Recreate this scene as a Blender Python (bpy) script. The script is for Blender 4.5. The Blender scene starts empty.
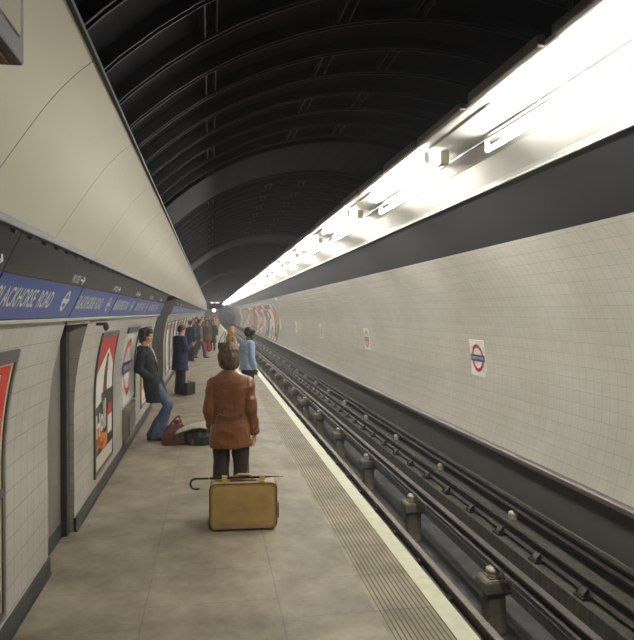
import bpy, bmesh, math, random
from mathutils import Vector, Matrix, noise, Euler
from mathutils.bvhtree import BVHTree
random.seed(7)
S = bpy.context.scene
COL = S.collection

# ------------------------------------------------------------------ camera
TH = math.atan(106 / 650.0)
PITCH = math.atan(7.5 / 650.0)
cam_d = bpy.data.cameras.new('camera'); cam = bpy.data.objects.new('camera', cam_d); COL.objects.link(cam)
cam_d.sensor_fit = 'HORIZONTAL'; cam_d.sensor_width = 36.0; cam_d.lens = 36.0 * 650 / 634
cam_d.clip_start = 0.05; cam_d.clip_end = 400
cam.location = (0, 0, 2.03)
cam.rotation_euler = (math.pi / 2 - PITCH, 0, -TH)
S.camera = cam
# ------------------------------------------------------------------ world, exposure
HAZE = 0.0042
w = bpy.data.worlds.new('world'); S.world = w; w.use_nodes = True
w.node_tree.nodes['Background'].inputs[0].default_value = (0.5, 0.5, 0.45, 1)
w.node_tree.nodes['Background'].inputs[1].default_value = 0.004
vs_ = w.node_tree.nodes.new('ShaderNodeVolumeScatter'); vs_.inputs['Density'].default_value = HAZE
if HAZE: w.node_tree.links.new(vs_.outputs[0], w.node_tree.nodes['World Output'].inputs['Volume'])
S.view_settings.view_transform = 'Standard'; S.view_settings.look = 'None'
S.view_settings.gamma = 1; S.view_settings.use_curve_mapping = False
S.view_settings.exposure = 0.0
S.cycles.use_denoising = True
S.cycles.max_bounces = 7; S.cycles.diffuse_bounces = 5
S.cycles.sample_clamp_indirect = 6
TUBE_POWER = 135.0
TUBE_COL = (1.0, 0.985, 0.955)

# ------------------------------------------------------------------ helpers
def c(r, g, b, k=1.0):
    f = lambda v: ((v / 255) / 12.92 if v / 255 <= 0.04045 else ((v / 255 + 0.055) / 1.055) ** 2.4) * k
    return (f(r), f(g), f(b), 1)

def newmat(name):
    m = bpy.data.materials.new(name); m.use_nodes = True
    nt = m.node_tree; return m, nt, nt.nodes['Principled BSDF']

def mat(name, col, rough=0.6, var=0.0, scale=8.0, bump=0.0, metal=0.0, bscale=None, spec=None, coat=0.0, stretch=None):
    m, nt, b = newmat(name)
    b.inputs['Roughness'].default_value = rough; b.inputs['Metallic'].default_value = metal
    b.inputs['Base Color'].default_value = col
    if spec is not None: b.inputs['Specular IOR Level'].default_value = spec
    if coat: b.inputs['Coat Weight'].default_value = coat
    if var or bump:
        tc = nt.nodes.new('ShaderNodeTexCoord'); src = tc.outputs['Object']
        if stretch:
            mp = nt.nodes.new('ShaderNodeMapping'); mp.inputs['Scale'].default_value = stretch
            nt.links.new(src, mp.inputs[0]); src = mp.outputs[0]
        n = nt.nodes.new('ShaderNodeTexNoise'); n.inputs['Scale'].default_value = scale
        n.inputs['Detail'].default_value = 5; nt.links.new(src, n.inputs['Vector'])
        if var:
            r = nt.nodes.new('ShaderNodeValToRGB')
            r.color_ramp.elements[0].position = 0.3; r.color_ramp.elements[1].position = 0.7
            r.color_ramp.elements[0].color = tuple(max(0, v * (1 - var)) for v in col[:3]) + (1,)
            r.color_ramp.elements[1].color = tuple(min(1, v * (1 + var)) for v in col[:3]) + (1,)
            nt.links.new(n.outputs[0], r.inputs[0]); nt.links.new(r.outputs[0], b.inputs['Base Color'])
        if bump:
            n2 = n
            if bscale:
                n2 = nt.nodes.new('ShaderNodeTexNoise'); n2.inputs['Scale'].default_value = bscale
                n2.inputs['Detail'].default_value = 4; nt.links.new(src, n2.inputs['Vector'])
            bp = nt.nodes.new('ShaderNodeBump'); bp.inputs['Strength'].default_value = bump
            bp.inputs['Distance'].default_value = 0.02
            nt.links.new(n2.outputs[0], bp.inputs['Height']); nt.links.new(bp.outputs[0], b.inputs['Normal'])
    return m

def brickmat(name, c1, c2, mortar, bw, bh, ms=0.004, rough=0.25, offset=0.0, bump=0.3, wav=0.0, dirt=None, dscale=1.5, rvar=0.0):
    """tiles or slabs laid out in UV metres"""
    m, nt, b = newmat(name)
    uv = nt.nodes.new('ShaderNodeUVMap'); uv.uv_map = 'UV'
    br = nt.nodes.new('ShaderNodeTexBrick')
    br.offset = offset; br.squash = 1.0
    br.inputs['Scale'].default_value = 1.0
    br.inputs['Brick Width'].default_value = bw; br.inputs['Row Height'].default_value = bh
    br.inputs['Mortar Size'].default_value = ms; br.inputs['Mortar Smooth'].default_value = 0.2
    br.inputs['Color1'].default_value = c1; br.inputs['Color2'].default_value = c2; br.inputs['Mortar'].default_value = mortar
    br.inputs['Bias'].default_value = 0.0
    nt.links.new(uv.outputs[0], br.inputs['Vector'])
    out = br.outputs['Color']
    n = nt.nodes.new('ShaderNodeTexNoise'); n.inputs['Scale'].default_value = dscale; n.inputs['Detail'].default_value = 9
    n.inputs['Roughness'].default_value = 0.65
    nt.links.new(uv.outputs[0], n.inputs['Vector'])
    if dirt:
        r = nt.nodes.new('ShaderNodeValToRGB'); r.color_ramp.elements[0].position = 0.35; r.color_ramp.elements[1].position = 0.68
        r.color_ramp.elements[0].color = dirt; r.color_ramp.elements[1].color = (1, 1, 1, 1)
        nt.links.new(n.outputs[0], r.inputs[0])
        mx = nt.nodes.new('ShaderNodeMixRGB'); mx.blend_type = 'MULTIPLY'; mx.inputs[0].default_value = 1
        nt.links.new(out, mx.inputs[1]); nt.links.new(r.outputs[0], mx.inputs[2]); out = mx.outputs[0]
    nt.links.new(out, b.inputs['Base Color'])
    if rvar:
        mr = nt.nodes.new('ShaderNodeMapRange'); mr.inputs[3].default_value = rough - rvar; mr.inputs[4].default_value = rough + rvar
        nt.links.new(n.outputs[0], mr.inputs[0]); nt.links.new(mr.outputs[0], b.inputs['Roughness'])
    else: b.inputs['Roughness'].default_value = rough
    bp = nt.nodes.new('ShaderNodeBump'); bp.invert = True; bp.inputs['Strength'].default_value = bump; bp.inputs['Distance'].default_value = 0.01
    nt.links.new(br.outputs['Fac'], bp.inputs['Height']); last = bp
    if wav:
        n2 = nt.nodes.new('ShaderNodeTexNoise'); n2.inputs['Scale'].default_value = 5; nt.links.new(uv.outputs[0], n2.inputs['Vector'])
        b2 = nt.nodes.new('ShaderNodeBump'); b2.inputs['Strength'].default_value = wav; b2.inputs['Distance'].default_value = 0.02
        nt.links.new(n2.outputs[0], b2.inputs['Height']); nt.links.new(bp.outputs[0], b2.inputs['Normal']); last = b2
    nt.links.new(last.outputs[0], b.inputs['Normal'])
    return m

def emat(name, col, power):
    m = bpy.data.materials.new(name); m.use_nodes = True; nt = m.node_tree
    nt.nodes.clear(); e = nt.nodes.new('ShaderNodeEmission'); o = nt.nodes.new('ShaderNodeOutputMaterial')
    e.inputs[0].default_value = tuple(col[:3]) + (1,); e.inputs[1].default_value = power
    nt.links.new(e.outputs[0], o.inputs[0]); return m

def vcmat(name, rough=0.45):
    """printed paper: colours come from the printed picture stored on the mesh"""
    m, nt, b = newmat(name); a = nt.nodes.new('ShaderNodeAttribute'); a.attribute_name = 'print'
    nt.links.new(a.outputs['Color'], b.inputs['Base Color']); b.inputs['Roughness'].default_value = rough
    return m

class MB:
    def __init__(s): s.v = []; s.f = []; s.m = []; s.uv = {}
    def add(s, vs, fs, mi=0):
        o = len(s.v); s.v += [tuple(v) for v in vs]
        for f in fs: s.f.append(tuple(i + o for i in f)); s.m.append(mi)
        return o
    def box(s, x0, x1, y0, y1, z0, z1, mi=0):
        vs = [(x0,y0,z0),(x1,y0,z0),(x1,y1,z0),(x0,y1,z0),(x0,y0,z1),(x1,y0,z1),(x1,y1,z1),(x0,y1,z1)]
        s.add(vs, [(0,3,2,1),(4,5,6,7),(0,1,5,4),(1,2,6,5),(2,3,7,6),(3,0,4,7)], mi); return s
    def rings(s, rings, mi=0, cap=True, closed=True):
        n = len(rings[0]); vs = [p for r in rings for p in r]; fs = []
        for i in range(len(rings) - 1):
            for j in range(n if closed else n - 1):
                k = (j + 1) % n; fs.append((i*n+j, i*n+k, (i+1)*n+k, (i+1)*n+j))
        if cap: fs.append(tuple(range(n-1, -1, -1))); fs.append(tuple((len(rings)-1)*n + j for j in range(n)))
        s.add(vs, fs, mi); return s
    def tube(s, pts, rad, n=12, mi=0, flat=1.0, up=None, round_caps=False):
        pts = [Vector(p) for p in pts]
        if not isinstance(rad, (list, tuple)): rad = [rad] * len(pts)
        if round_caps:
            d0 = (pts[0]-pts[1]).normalized(); d1 = (pts[-1]-pts[-2]).normalized()
            P=[]; R=[]
            for a in (85, 60, 30):
                P.append(pts[0]+d0*rad[0]*math.sin(math.radians(a))); R.append(rad[0]*math.cos(math.radians(a)))
            P += pts; R += list(rad)
            for a in (30, 60, 85):
                P.append(pts[-1]+d1*rad[-1]*math.sin(math.radians(a))); R.append(rad[-1]*math.cos(math.radians(a)))
            pts, rad = P, R
        rr = []; prev = Vector(up) if up else None
        for i, p in enumerate(pts):
            d = (pts[min(i+1, len(pts)-1)] - pts[max(i-1, 0)]).normalized()
            if prev is None or abs(prev.dot(d)) > 0.97:
                prev = Vector((0,0,1)) if abs(d.z) < 0.9 else Vector((0,1,0))
            a = (prev - d * prev.dot(d)).normalized(); b = d.cross(a); prev = a
            rr.append([p + a*math.cos(2*math.pi*j/n)*rad[i]*flat + b*math.sin(2*math.pi*j/n)*rad[i] for j in range(n)])
        return s.rings(rr, mi)
    def ell(s, ce, r, n=16, m=10, mi=0, rot=None):
        ce = Vector(ce); rr = []
        for i in range(1, m):
            t = math.pi * i / m
            ring = []
            for j in range(n):
                a = 2*math.pi*j/n
                v = Vector((r[0]*math.sin(t)*math.cos(a), r[1]*math.sin(t)*math.sin(a), -r[2]*math.cos(t)))
                ring.append(ce + (rot @ v if rot else v))
            rr.append(ring)
        return s.rings(rr, mi)
    def oval(s, rings, n=24, mi=0, e=2.0):
        """rings: (cx, cy, z, hw, hd)"""
        rr = []
        for (cx, cy, z, hw, hd) in rings:
            ring = []
            for j in range(n):
                a = 2*math.pi*j/n; ca, sa = math.cos(a), math.sin(a)
                ring.append((cx + hw*math.copysign(abs(ca)**(2/e), ca), cy + hd*math.copysign(abs(sa)**(2/e), sa), z))
            rr.append(ring)
        return s.rings(rr, mi)
    def prof(s, pts, ys, mi=0, flip=False):
        """profile (x,z) swept along y, with UV in metres"""
        arc = [0]
        for a, b in zip(pts, pts[1:]): arc.append(arc[-1] + math.hypot(b[0]-a[0], b[1]-a[1]))
        n = len(pts); vs = [(p[0], y, p[1]) for y in ys for p in pts]; o = len(s.v); fs = []
        for i in range(len(ys)-1):
            for j in range(n-1):
                q = (i*n+j, i*n+j+1, (i+1)*n+j+1, (i+1)*n+j); fs.append(q[::-1] if flip else q)
        s.add(vs, fs, mi)
        for i, y in enumerate(ys):
            for j in range(n): s.uv[o+i*n+j] = (y, arc[j])
        return s
    def xf(s, M):
        s.v = [tuple(M @ Vector(v)) for v in s.v]; return s
    def mesh(s, name, mats):
        me = bpy.data.meshes.new(name); me.from_pydata(s.v, [], s.f)
        for m in (mats if isinstance(mats, (list, tuple)) else [mats]): me.materials.append(m)
        me.polygons.foreach_set('material_index', s.m)
        if s.uv:
            ul = me.uv_layers.new(name='UV')
            for l in me.loops: ul.data[l.index].uv = s.uv.get(l.vertex_index, (0, 0))
        me.update(); return me
    def build(s, name, mats, parent=None, smooth=False, loc=None):
        me = s.mesh(name, mats)
        return link(name, me, parent, smooth, loc)

def link(name, me, parent=None, smooth=False, loc=None):
    if smooth: me.polygons.foreach_set('use_smooth', [True]*len(me.polygons))
    o = bpy.data.objects.new(name, me); COL.objects.link(o)
    if parent: o.parent = parent
    if loc is not None: o.location = loc
    return o

def fixn(me):
    bm = bmesh.new(); bm.from_mesh(me); bmesh.ops.recalc_face_normals(bm, faces=bm.faces); bm.to_mesh(me); bm.free(); return me

def bevel(o, wd, seg=2):
    m = o.modifiers.new('bevel', 'BEVEL'); m.width = wd; m.segments = seg; m.limit_method = 'ANGLE'; m.angle_limit = 0.6
    return o

def tag(o, label=None, cat=None, group=None, kind=None):
    if label: o['label'] = label
    if cat: o['category'] = cat
    if group: o['group'] = group
    if kind: o['kind'] = kind
    return o
def struct(o): o['kind'] = 'structure'; return o
def thing(name, label, cat, loc=(0,0,0), rz=0, group=None):
    o = bpy.data.objects.new(name, None); COL.objects.link(o); o.location = loc; o.rotation_euler = (0,0,rz)
    o.empty_display_size = 0.1
    return tag(o, label, cat, group)
def dup(o, loc=None, parent=None, label=None):
    n = o.copy(); COL.objects.link(n)
    if parent is not None: n.parent = parent
    if loc is not None: n.location = loc
    if label: n['label'] = label
    for ch in list(o.children): dup(ch, parent=n)
    return n

def voxel(mb, size, smooth=3, wrinkle=0.0, wscale=6.0, aniso=(1,1,1), seed=0):
    me = mb.mesh('tmp', []); fixn(me)
    o = bpy.data.objects.new('tmp', me); COL.objects.link(o)
    r = o.modifiers.new('r', 'REMESH'); r.mode = 'VOXEL'; r.voxel_size = size
    if smooth:
        sm = o.modifiers.new('s', 'SMOOTH'); sm.factor = 0.5; sm.iterations = smooth
    dg = bpy.context.evaluated_depsgraph_get()
    m2 = bpy.data.meshes.new_from_object(o.evaluated_get(dg))
    bpy.data.objects.remove(o); bpy.data.meshes.remove(me)
    if wrinkle:
        nr = [v.normal.copy() for v in m2.vertices]
        for v, nn in zip(m2.vertices, nr):
            p = Vector((v.co.x*aniso[0], v.co.y*aniso[1], v.co.z*aniso[2])) * wscale + Vector((seed*3.1, seed, 0))
            v.co += nn * (1 - 2*abs(noise.noise(p)) - 0.4) * wrinkle
    m2.polygons.foreach_set('use_smooth', [True]*len(m2.polygons))
    return m2

def textmesh(txt, size=1.0, font_w=1.0, bold=0.0):
    cu = bpy.data.curves.new('t', 'FONT'); cu.body = txt; cu.size = size; cu.offset = bold; cu.resolution_u = 3
    cu.align_x = 'LEFT'; cu.fill_mode = 'FRONT'
    o = bpy.data.objects.new('t', cu); COL.objects.link(o)
    me = bpy.data.meshes.new_from_object(o.evaluated_get(bpy.context.evaluated_depsgraph_get()))
    bpy.data.objects.remove(o); bpy.data.curves.remove(cu)
    V = [(v.co.x*font_w, v.co.y) for v in me.vertices]; F = [tuple(p.vertices) for p in me.polygons]
    bpy.data.meshes.remove(me)
    x0 = min(v[0] for v in V); x1 = max(v[0] for v in V); y0 = min(v[1] for v in V); y1 = max(v[1] for v in V)
    return [((x-x0)/(x1-x0), (y-y0)/(y1-y0)) for x, y in V], F   # normalised to a unit box

def put_text(mb, txt, fn, x0, x1, y0, y1, mi=0, bold=0.0):
    V, F = textmesh(txt, bold=bold)
    mb.add([fn(x0 + u*(x1-x0), y0 + v*(y1-y0)) for u, v in V], F, mi)

def ring2d(mb, fn, cx, cy, r0, r1, n=40, mi=0, a0=0, a1=360):
    vs = []; k = n
    for i in range(k+1):
        a = math.radians(a0 + (a1-a0)*i/k)
        vs += [fn(cx + r0*math.cos(a), cy + r0*math.sin(a)), fn(cx + r1*math.cos(a), cy + r1*math.sin(a))]
    mb.add(vs, [(2*i, 2*i+1, 2*i+3, 2*i+2) for i in range(k)], mi)
def rect2d(mb, fn, x0, x1, y0, y1, mi=0, nx=1, ny=1):
    vs = [fn(x0+(x1-x0)*i/nx, y0+(y1-y0)*j/ny) for j in range(ny+1) for i in range(nx+1)]
    mb.add(vs, [(j*(nx+1)+i, j*(nx+1)+i+1, (j+1)*(nx+1)+i+1, (j+1)*(nx+1)+i) for j in range(ny) for i in range(nx)], mi)

# ------------------------------------------------------------------ section of the station tube
CX, CZ, R = 1.6, 1.0, 2.85
YE = 125.0
def wl(z):   # left wall x at height z
    return -1.25 if z <= 1.08 else -1.25 + R - math.sqrt(R*R - (z-1.08)**2)
def wr(z):
    return CX + math.sqrt(R*R - (z-CZ)**2)
def frange(a, b, n): return [a + (b-a)*i/n for i in range(n+1)]

# ------------------------------------------------------------------ materials
M_tileL = brickmat('tile_left', c(192,189,180), c(188,184,174), c(148,145,134), 0.1524, 0.1524, 0.0022, 0.22, 0.0, 0.25, 0.08, c(236,234,228), 0.9)
M_tileR = brickmat('tile_right', c(196,193,181), c(192,189,177), c(158,155,142), 0.1524, 0.1524, 0.0022, 0.11, 0.0, 0.3, 0.08, c(240,238,232), 0.7)
M_skirt = mat('skirting_black', c(52,52,50), 0.45, 0.25, 6)
M_floor = brickmat('platform_slabs', c(172,161,139), c(167,156,135), c(142,135,120), 0.61, 0.915, 0.004, 0.62, 0.5, 0.25, 0.0, c(178,174,166), 1.8, 0.14)
M_tread = brickmat('tread_slabs', c(176,162,128), c(160,150,124), c(104,97,80), 0.61, 2.0, 0.006, 0.6, 0.0, 0.4, 0.0, c(190,186,176), 2.5)
M_groove = mat('groove_dark', c(92,86,74), 0.9)  # darker tone of the base seen between the tread ridges
M_edge = mat('edge_cream', c(206,204,172), 0.5, 0.08, 9)
M_concrete = mat('pit_concrete', c(132,124,108), 0.85, 0.35, 3, 0.4, bscale=18)
M_pit = mat('pit_floor_dust', c(78,78,76), 0.95, 0.3, 4, 0.5, bscale=25)
M_stain = mat('stained_concrete', c(72,68,58), 0.8, 0.5, 5, 0.3, stretch=(3,3,0.6))
M_pitwall = mat('dark_painted_wall', c(78,74,70), 0.55, 0.12, 2, 0.15)
M_cap = mat('brown_coping', c(98,88,82), 0.4, 0.12, 3)
M_iron = mat('tunnel_iron', c(13,13,14), 0.8, 0.35, 2.5, 0.3, spec=0.15)
M_flange = mat('iron_flange', c(35,34,33), 0.6, 0.35, 6)
M_smooth = mat('iron_smooth', c(12,12,12), 0.8, 0.2, 2)
M_cream = mat('cream_panel', c(224,218,194), 0.2, 0.03, 1.2, 0.05)
M_joint = mat('panel_joint', c(96,92,76), 0.7)
M_strip = mat('grey_metal_strip', c(92,89,88), 0.55, 0.12, 12)
M_lip = mat('panel_lip', c(40,40,38), 0.5)
M_signdark = mat('sign_dark_grey', c(56,57,58), 0.22, 0.1, 3)
M_blue = mat('sign_blue', c(62,84,152), 0.3, 0.05, 3)
M_white = mat('sign_white', c(214,214,206), 0.4)
M_enamel = mat('enamel_white', c(226,226,214), 0.22, 0.02, 3)
M_red = mat('roundel_red', c(176,44,36), 0.3)
M_navy = mat('roundel_blue', c(44,48,108), 0.3)
M_print = vcmat('printed_paper')
M_frame = mat('poster_frame', c(92,88,86), 0.5, 0.1, 10)
M_door = mat('grey_door', c(118,114,106), 0.45, 0.06, 2)
M_post = mat('door_post', c(62,60,56), 0.4, 0.1, 3)
M_white_refl = mat('trough_white', c(172,170,160), 0.45, 0.03, 4)
M_brown = mat('fascia_brown', c(120,108,92), 0.6, 0.2, 5)
M_bracket = mat('bracket_beige', c(186,176,142), 0.5)
M_rail = mat('rail_side', c(58,52,46), 0.45, 0.25, 12, metal=0.5)
M_railtop = mat('rail_head', c(200,194,186), 0.25, 0.1, 20, metal=0.9)
M_condtop = mat('conductor_head', c(104,98,90), 0.35, 0.15, 20, metal=0.7)
M_pot = mat('ceramic_pot', c(206,196,172), 0.3, 0.12, 20)
M_cable = mat('cable_black', c(30,30,30), 0.6)
M_grey = mat('portal_grey', c(120,118,112), 0.5, 0.08, 2)
M_black = mat('black_metal', c(26,26,28), 0.45)
M_tube = emat('tube_glow', TUBE_COL, TUBE_POWER)

# ------------------------------------------------------------------ floor, treads, edge
P0 = -4.0
m = MB()
xs = [-1.27, 1.10]
def flat(mb, x0, x1, y0, y1, z, mi=0, seg=40):
    ys = frange(y0, y1, seg); o = len(mb.v)
    mb.add([(x, y, z) for y in ys for x in (x0, x1)], [(2*i, 2*i+1, 2*i+3, 2*i+2) for i in range(seg)], mi)
    for i, y in enumerate(ys):
        for j, x in enumerate((x0, x1)): mb.uv[o+2*i+j] = (y*1.0, x + 0.45)
flat(m, -1.345, 1.10, P0, YE, 0)
flat(m, -4.2, -1.345, 14.1, 17.6, 0)
struct(m.build('floor', M_floor))
m = MB(); flat(m, 1.10, 1.505, P0, YE, -0.004, 1)
o = len(m.v)
flat(m, 1.10, 1.128, P0, YE, 0.001, 0)
NR = 11
for i in range(NR):
    x0 = 1.134 + i*(1.505-1.134)/NR
    flat(m, x0, x0 + 0.0235, P0, YE, 0.002, 0)
tr = struct(m.build('trim_1', [M_tread, M_groove]))
m = MB(); m.box(1.505, 1.645, P0, YE, -0.09, 0.002); m.box(1.60, 1.625, P0, YE, -0.30, -0.09, 1)
struct(m.build('trim_2', [M_edge, M_skirt]))
m = MB()
m.box(1.40, 1.62, P0, YE, -1.43, -0.09, 0)       # platform face
m.box(1.62, 2.52, P0, YE+25, -1.43, -0.83, 0)    # near rail shelf
m.box(2.52, 3.60, P0, YE+25, -1.6, -1.43, 1)
m.box(3.60, 4.60, P0, YE+25, -1.6, -0.84, 2)
struct(m.build('floor_track_bed', [M_concrete, M_pit, M_stain]))

# ------------------------------------------------------------------ left wall
def leftwall(mb, y0, y1, z0=0.0, z1=1.985, mi=0):
    zs = [z0] + [z for z in [0.5, 1.08, 1.15, 1.3, 1.45, 1.6, 1.75, 1.9] if z > z0 and z < z1] + [z1]
    mb.prof([(wl(z), z) for z in zs], frange(y0, y1, max(1, int((y1-y0)/6))), mi, True)
D0, D1 = 5.29, 6.27
PA, PB = 14.1, 17.6
m = MB()
leftwall(m, P0, D0); leftwall(m, D1, PA); leftwall(m, PB, YE)
leftwall(m, D0, D1, 1.93)
# tiled reveals of the door recess and of the passage mouth
for yy in (D0, D1):
    zs = frange(0, 1.95, 14); o = len(m.v)
    m.add([(x, yy, z) for z in zs for x in (-1.345, wl(z))], [(2*i, 2*i+1, 2*i+3, 2*i+2) for i in range(14)], 0)
    for i, z in enumerate(zs):
        m.uv[o+2*i] = (0.25, z+0.07); m.uv[o+2*i+1] = (0.25+1.345+wl(z), z+0.07)
m.box(-1.6, -1.1, D0, D1, 1.935, 1.985, 0)
struct(m.build('wall_left', M_tileL))
m = MB()
for yy, s_ in ((PA, -1), (PB, 1)):
    zs = frange(0, 2.44, 16)
    rr = [[(-4.2, yy, z), (wl(z) if z < 1.985 else -1.08+(z-1.985)*0.478, yy, z), (wl(z) if z < 1.985 else -1.08+(z-1.985)*0.478, yy + s_*0.05, z), (-4.2, yy+s_*0.05, z)] for z in zs]
    m.rings(rr)
m.box(-4.25, -4.2, PA-0.05, PB+0.05, 0, 2.5)
m.box(-4.2, -0.86, PA-0.05, PB+0.05, 2.445, 2.5)
struct(m.build('wall_passage', M_grey))
m = MB()
for a, b in ((P0, D0), (D1, PA), (PB, YE)):
    m.box(-1.26, -1.232, a, b, 0, 0.13)
    m.box(-1.232, -1.222, a, b, 0, 0.012)
struct(m.build('baseboard_left', M_skirt))
# door in the recess
dm = MB(); dm.box(-1.40, -1.34, D0-.02, D1+.02, 0.14, 1.94, 0); dm.box(-1.40, -1.332, D0-.02, D1+.02, -0.01, 0.14, 1)
door = struct(dm.build('door_1', [M_door, M_skirt]))
dm = MB(); dm.box(-1.345, -1.285, D1-0.13, D1-0.03, 0, 1.935)
bevel(dm.build('door_post', M_post, door), 0.01)
dm = MB(); dm.tube([(-1.345, 5.42, 1.18), (-1.32, 5.42, 1.18)], 0.014, 12); dm.build('door_knob', M_post, door)
# strips above the tiles
m = MB()
for a, b in ((P0, PA), (PB, YE)): m.box(-1.12, -1.055, a, b, 1.965, 1.988)
struct(bevel(m.build('trim_3', mat('pale_ledge', c(150,146,130), 0.4)), 0.004))
m = MB(); m.box(-0.90, -0.852, P0, YE, 2.408, 2.448)
struct(bevel(m.build('trim_4', M_strip), 0.006))
# cream panels curving up from the sign band
m = MB()
a0 = math.degrees(math.atan2(2.445-CZ, -0.86-CX)); a1 = math.degrees(math.atan2(3.0-CZ, -0.43-CX))
arc = [(0.0, 0.0)]
for i in range(24):          # nearly flat below, curling over towards the top
    t_ = (i+0.5)/24; ph = math.radians(31 + 5*t_ + 16*max(0, (t_-0.55)/0.45)**1.3)
    arc.append((arc[-1][0] + math.sin(ph), arc[-1][1] + math.cos(ph)))
kx, kz = 0.43/arc[-1][0], 0.555/arc[-1][1]
arc = [(-0.86 + p[0]*kx, 2.445 + p[1]*kz) for p in arc]
y = 2.6 - 1.23*6
while y < YE:
    m.prof(arc, [y+0.004, min(YE, y+1.226)], 0, True); y += 1.23
m.prof([(p[0]-0.006, p[1]+0.006) for p in arc], [P0, YE], 1, True)
struct(m.build('wall_upper_left', [M_cream, M_joint], smooth=False))
m = MB(); ex, ez = arc[-1]; m.box(ex-0.02, ex+0.006, P0, YE, ez-0.008, ez+0.012)
struct(m.build('trim_5', M_lip))

# ------------------------------------------------------------------ right wall
m = MB(); zs = frange(0.02, 2.92, 16)
m.prof([(wr(z), z) for z in zs], frange(P0, YE, 20), 0, False)
struct(m.build('wall_right', M_tileR, smooth=False))
m = MB()
capp = [(4.36, -0.07), (4.225, -0.07), (4.205, -0.05), (4.205, 0.0), (4.225, 0.02), (4.30, 0.03)]
m.prof(capp, [P0, YE], 0, False)
struct(m.build('trim_6', M_cap))
m = MB(); m.prof([(4.30,-0.84), (4.30,-0.66), (4.32,-0.64), (4.34,-0.05)], [P0, YE], 0)
struct(m.build('wall_track_side', M_pitwall))

# ------------------------------------------------------------------ vault: cast iron rings
def arcpts(rad, d0, d1, n):
    return [(CX + rad*math.cos(math.radians(d0+(d1-d0)*i/n)), CZ + rad*math.sin(math.radians(d0+(d1-d0)*i/n))) for i in range(n+1)]
m = MB(); A0, A1 = 30.0, 150.0
m.prof(arcpts(3.16, A0, A1, 30), frange(P0, YE, 12), 0, False)
smooths = [(7.7, 9.2), (17.0, 19.0), (31, 33)]
k = 0; y = P0 + 0.3
ai3 = arcpts(3.09, A0, A1, 26); ao3 = arcpts(3.165, A0, A1, 26)
while y < YE:
    if not any(a < y < b for a, b in smooths):
        for dy in ((-0.034, -0.020), (0.020, 0.034)) if y < 40 else ((-0.03, 0.03),):
            o = len(m.v); n = len(ai3)
            m.add([(p[0], y+dy[0], p[1]) for p in ao3] + [(p[0], y+dy[0], p[1]) for p in ai3] +
                  [(p[0], y+dy[1], p[1]) for p in ai3] + [(p[0], y+dy[1], p[1]) for p in ao3],
                  [(r*n+i, r*n+i+1, (r+1)*n+i+1, (r+1)*n+i) for r in range(3) for i in range(n-1)], 1)
        # longitudinal joint flanges inside this ring, staggered in alternate rings
        for base in ((121, 60) if k % 2 == 0 else (103, 93, 72)):
            if y > 60: continue
            for q in (-0.6, 0.6):
                a = math.radians(base+q); a2 = math.radians(base+q+0.22*(1 if q>0 else -1))
                P = [(CX+3.10*math.cos(a), CZ+3.10*math.sin(a)), (CX+3.165*math.cos(a), CZ+3.165*math.sin(a)),
                     (CX+3.165*math.cos(a2), CZ+3.165*math.sin(a2)), (CX+3.10*math.cos(a2), CZ+3.10*math.sin(a2))]
                m.rings([[(p[0], yy, p[1]) for p in P] for yy in (y+0.03, y+0.478)], 1)
    y += 0.508; k += 1
for a, b in smooths: m.prof(arcpts(3.07, A0, A1, 30), [a-0.05, b], 2, False)
struct(m.build('ceiling', [M_iron, M_flange, M_smooth]))
# plain lining between tile top and light trough
m = MB(); m.prof(arcpts(2.90, 41.5, 58.5, 8), [P0, YE], 0, False)
m.prof([(3.70, 2.925), (3.80, 2.945)], [P0, YE], 0, False)
struct(m.build('ceiling_lining', mat('lining_dark', c(21,21,22), 0.7, 0.15, 2)))
# end wall with running-tunnel mouth
TC, TZ, TR = 3.05, 0.62, 2.0
m = MB(); n = 48; vs = []
for i in range(n+1):
    a = 2*math.pi*i/n
    vs.append((TC + TR*math.cos(a), YE, TZ + TR*math.sin(a)))
    vs.append((CX + 3.4*math.cos(a), YE, CZ + 3.4*math.sin(a)))
m.add(vs, [(2*i, 2*i+1, 2*i+3, 2*i+2) for i in range(n)], 0)
m.box(-1.4, 1.45, YE-.3, YE-.05, 0, 2.7, 1)
struct(m.build('wall_far_end', [M_iron, M_grey]))
m = MB(); pts = [(TC + TR*math.cos(2*math.pi*i/n), TZ + TR*math.sin(2*math.pi*i/n)) for i in range(n+1)]
m.prof(pts, [YE, YE+25], 0); m.add([(p[0], YE+25, p[1]) for p in pts[:-1]], [tuple(range(n))], 0)
struct(m.build('wall_running_tunnel', M_iron))

# ------------------------------------------------------------------ light trough
E1, E2 = (1.865, 3.53), (3.10, 3.43)
YT0 = 2.2
prof = [E1, (1.875, 3.545), (1.99, 3.635), (2.11, 3.645), (2.12, 3.63), (2.13, 3.645), (2.80, 3.61), (3.06, 3.47), (3.095, 3.43)]
m = MB(); m.prof(prof, frange(YT0, YE-2, 20), 0, False)
m.prof([(x, z+0.012) for x, z in prof], [YT0, YE-2], 1, True)
m.prof([(1.845,3.55),(1.845,3.525),(1.872,3.525),(1.872,3.55)], [YT0, YE-2], 0, False)
m.prof([(3.09,3.45),(3.09,3.42),(3.115,3.42),(3.115,3.45)], [YT0, YE-2], 0, False)
tro = tag(m.build('light_trough', [M_white_refl, M_brown]), 'long white metal light trough hung under the vault above the track', 'light trough')
for i, y in enumerate([2.85] + [2.85+3.7*k for k in range(1, 12)]):
    m = MB(); m.prof([(x, z-0.006) for x, z in prof], [y, y+0.018], 0, False); m.build('panel_seam', M_bracket, tro)
k = 0; y = 2.25
while y < 70:
    m = MB(); m.box(1.800, 1.850, y, y+1.0, 3.515, 3.57 + 0.015*(k % 2))
    if k < 60: bevel(m.build('side_cover', M_brown, tro), 0.008)
    y += 1.15; k += 1
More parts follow.
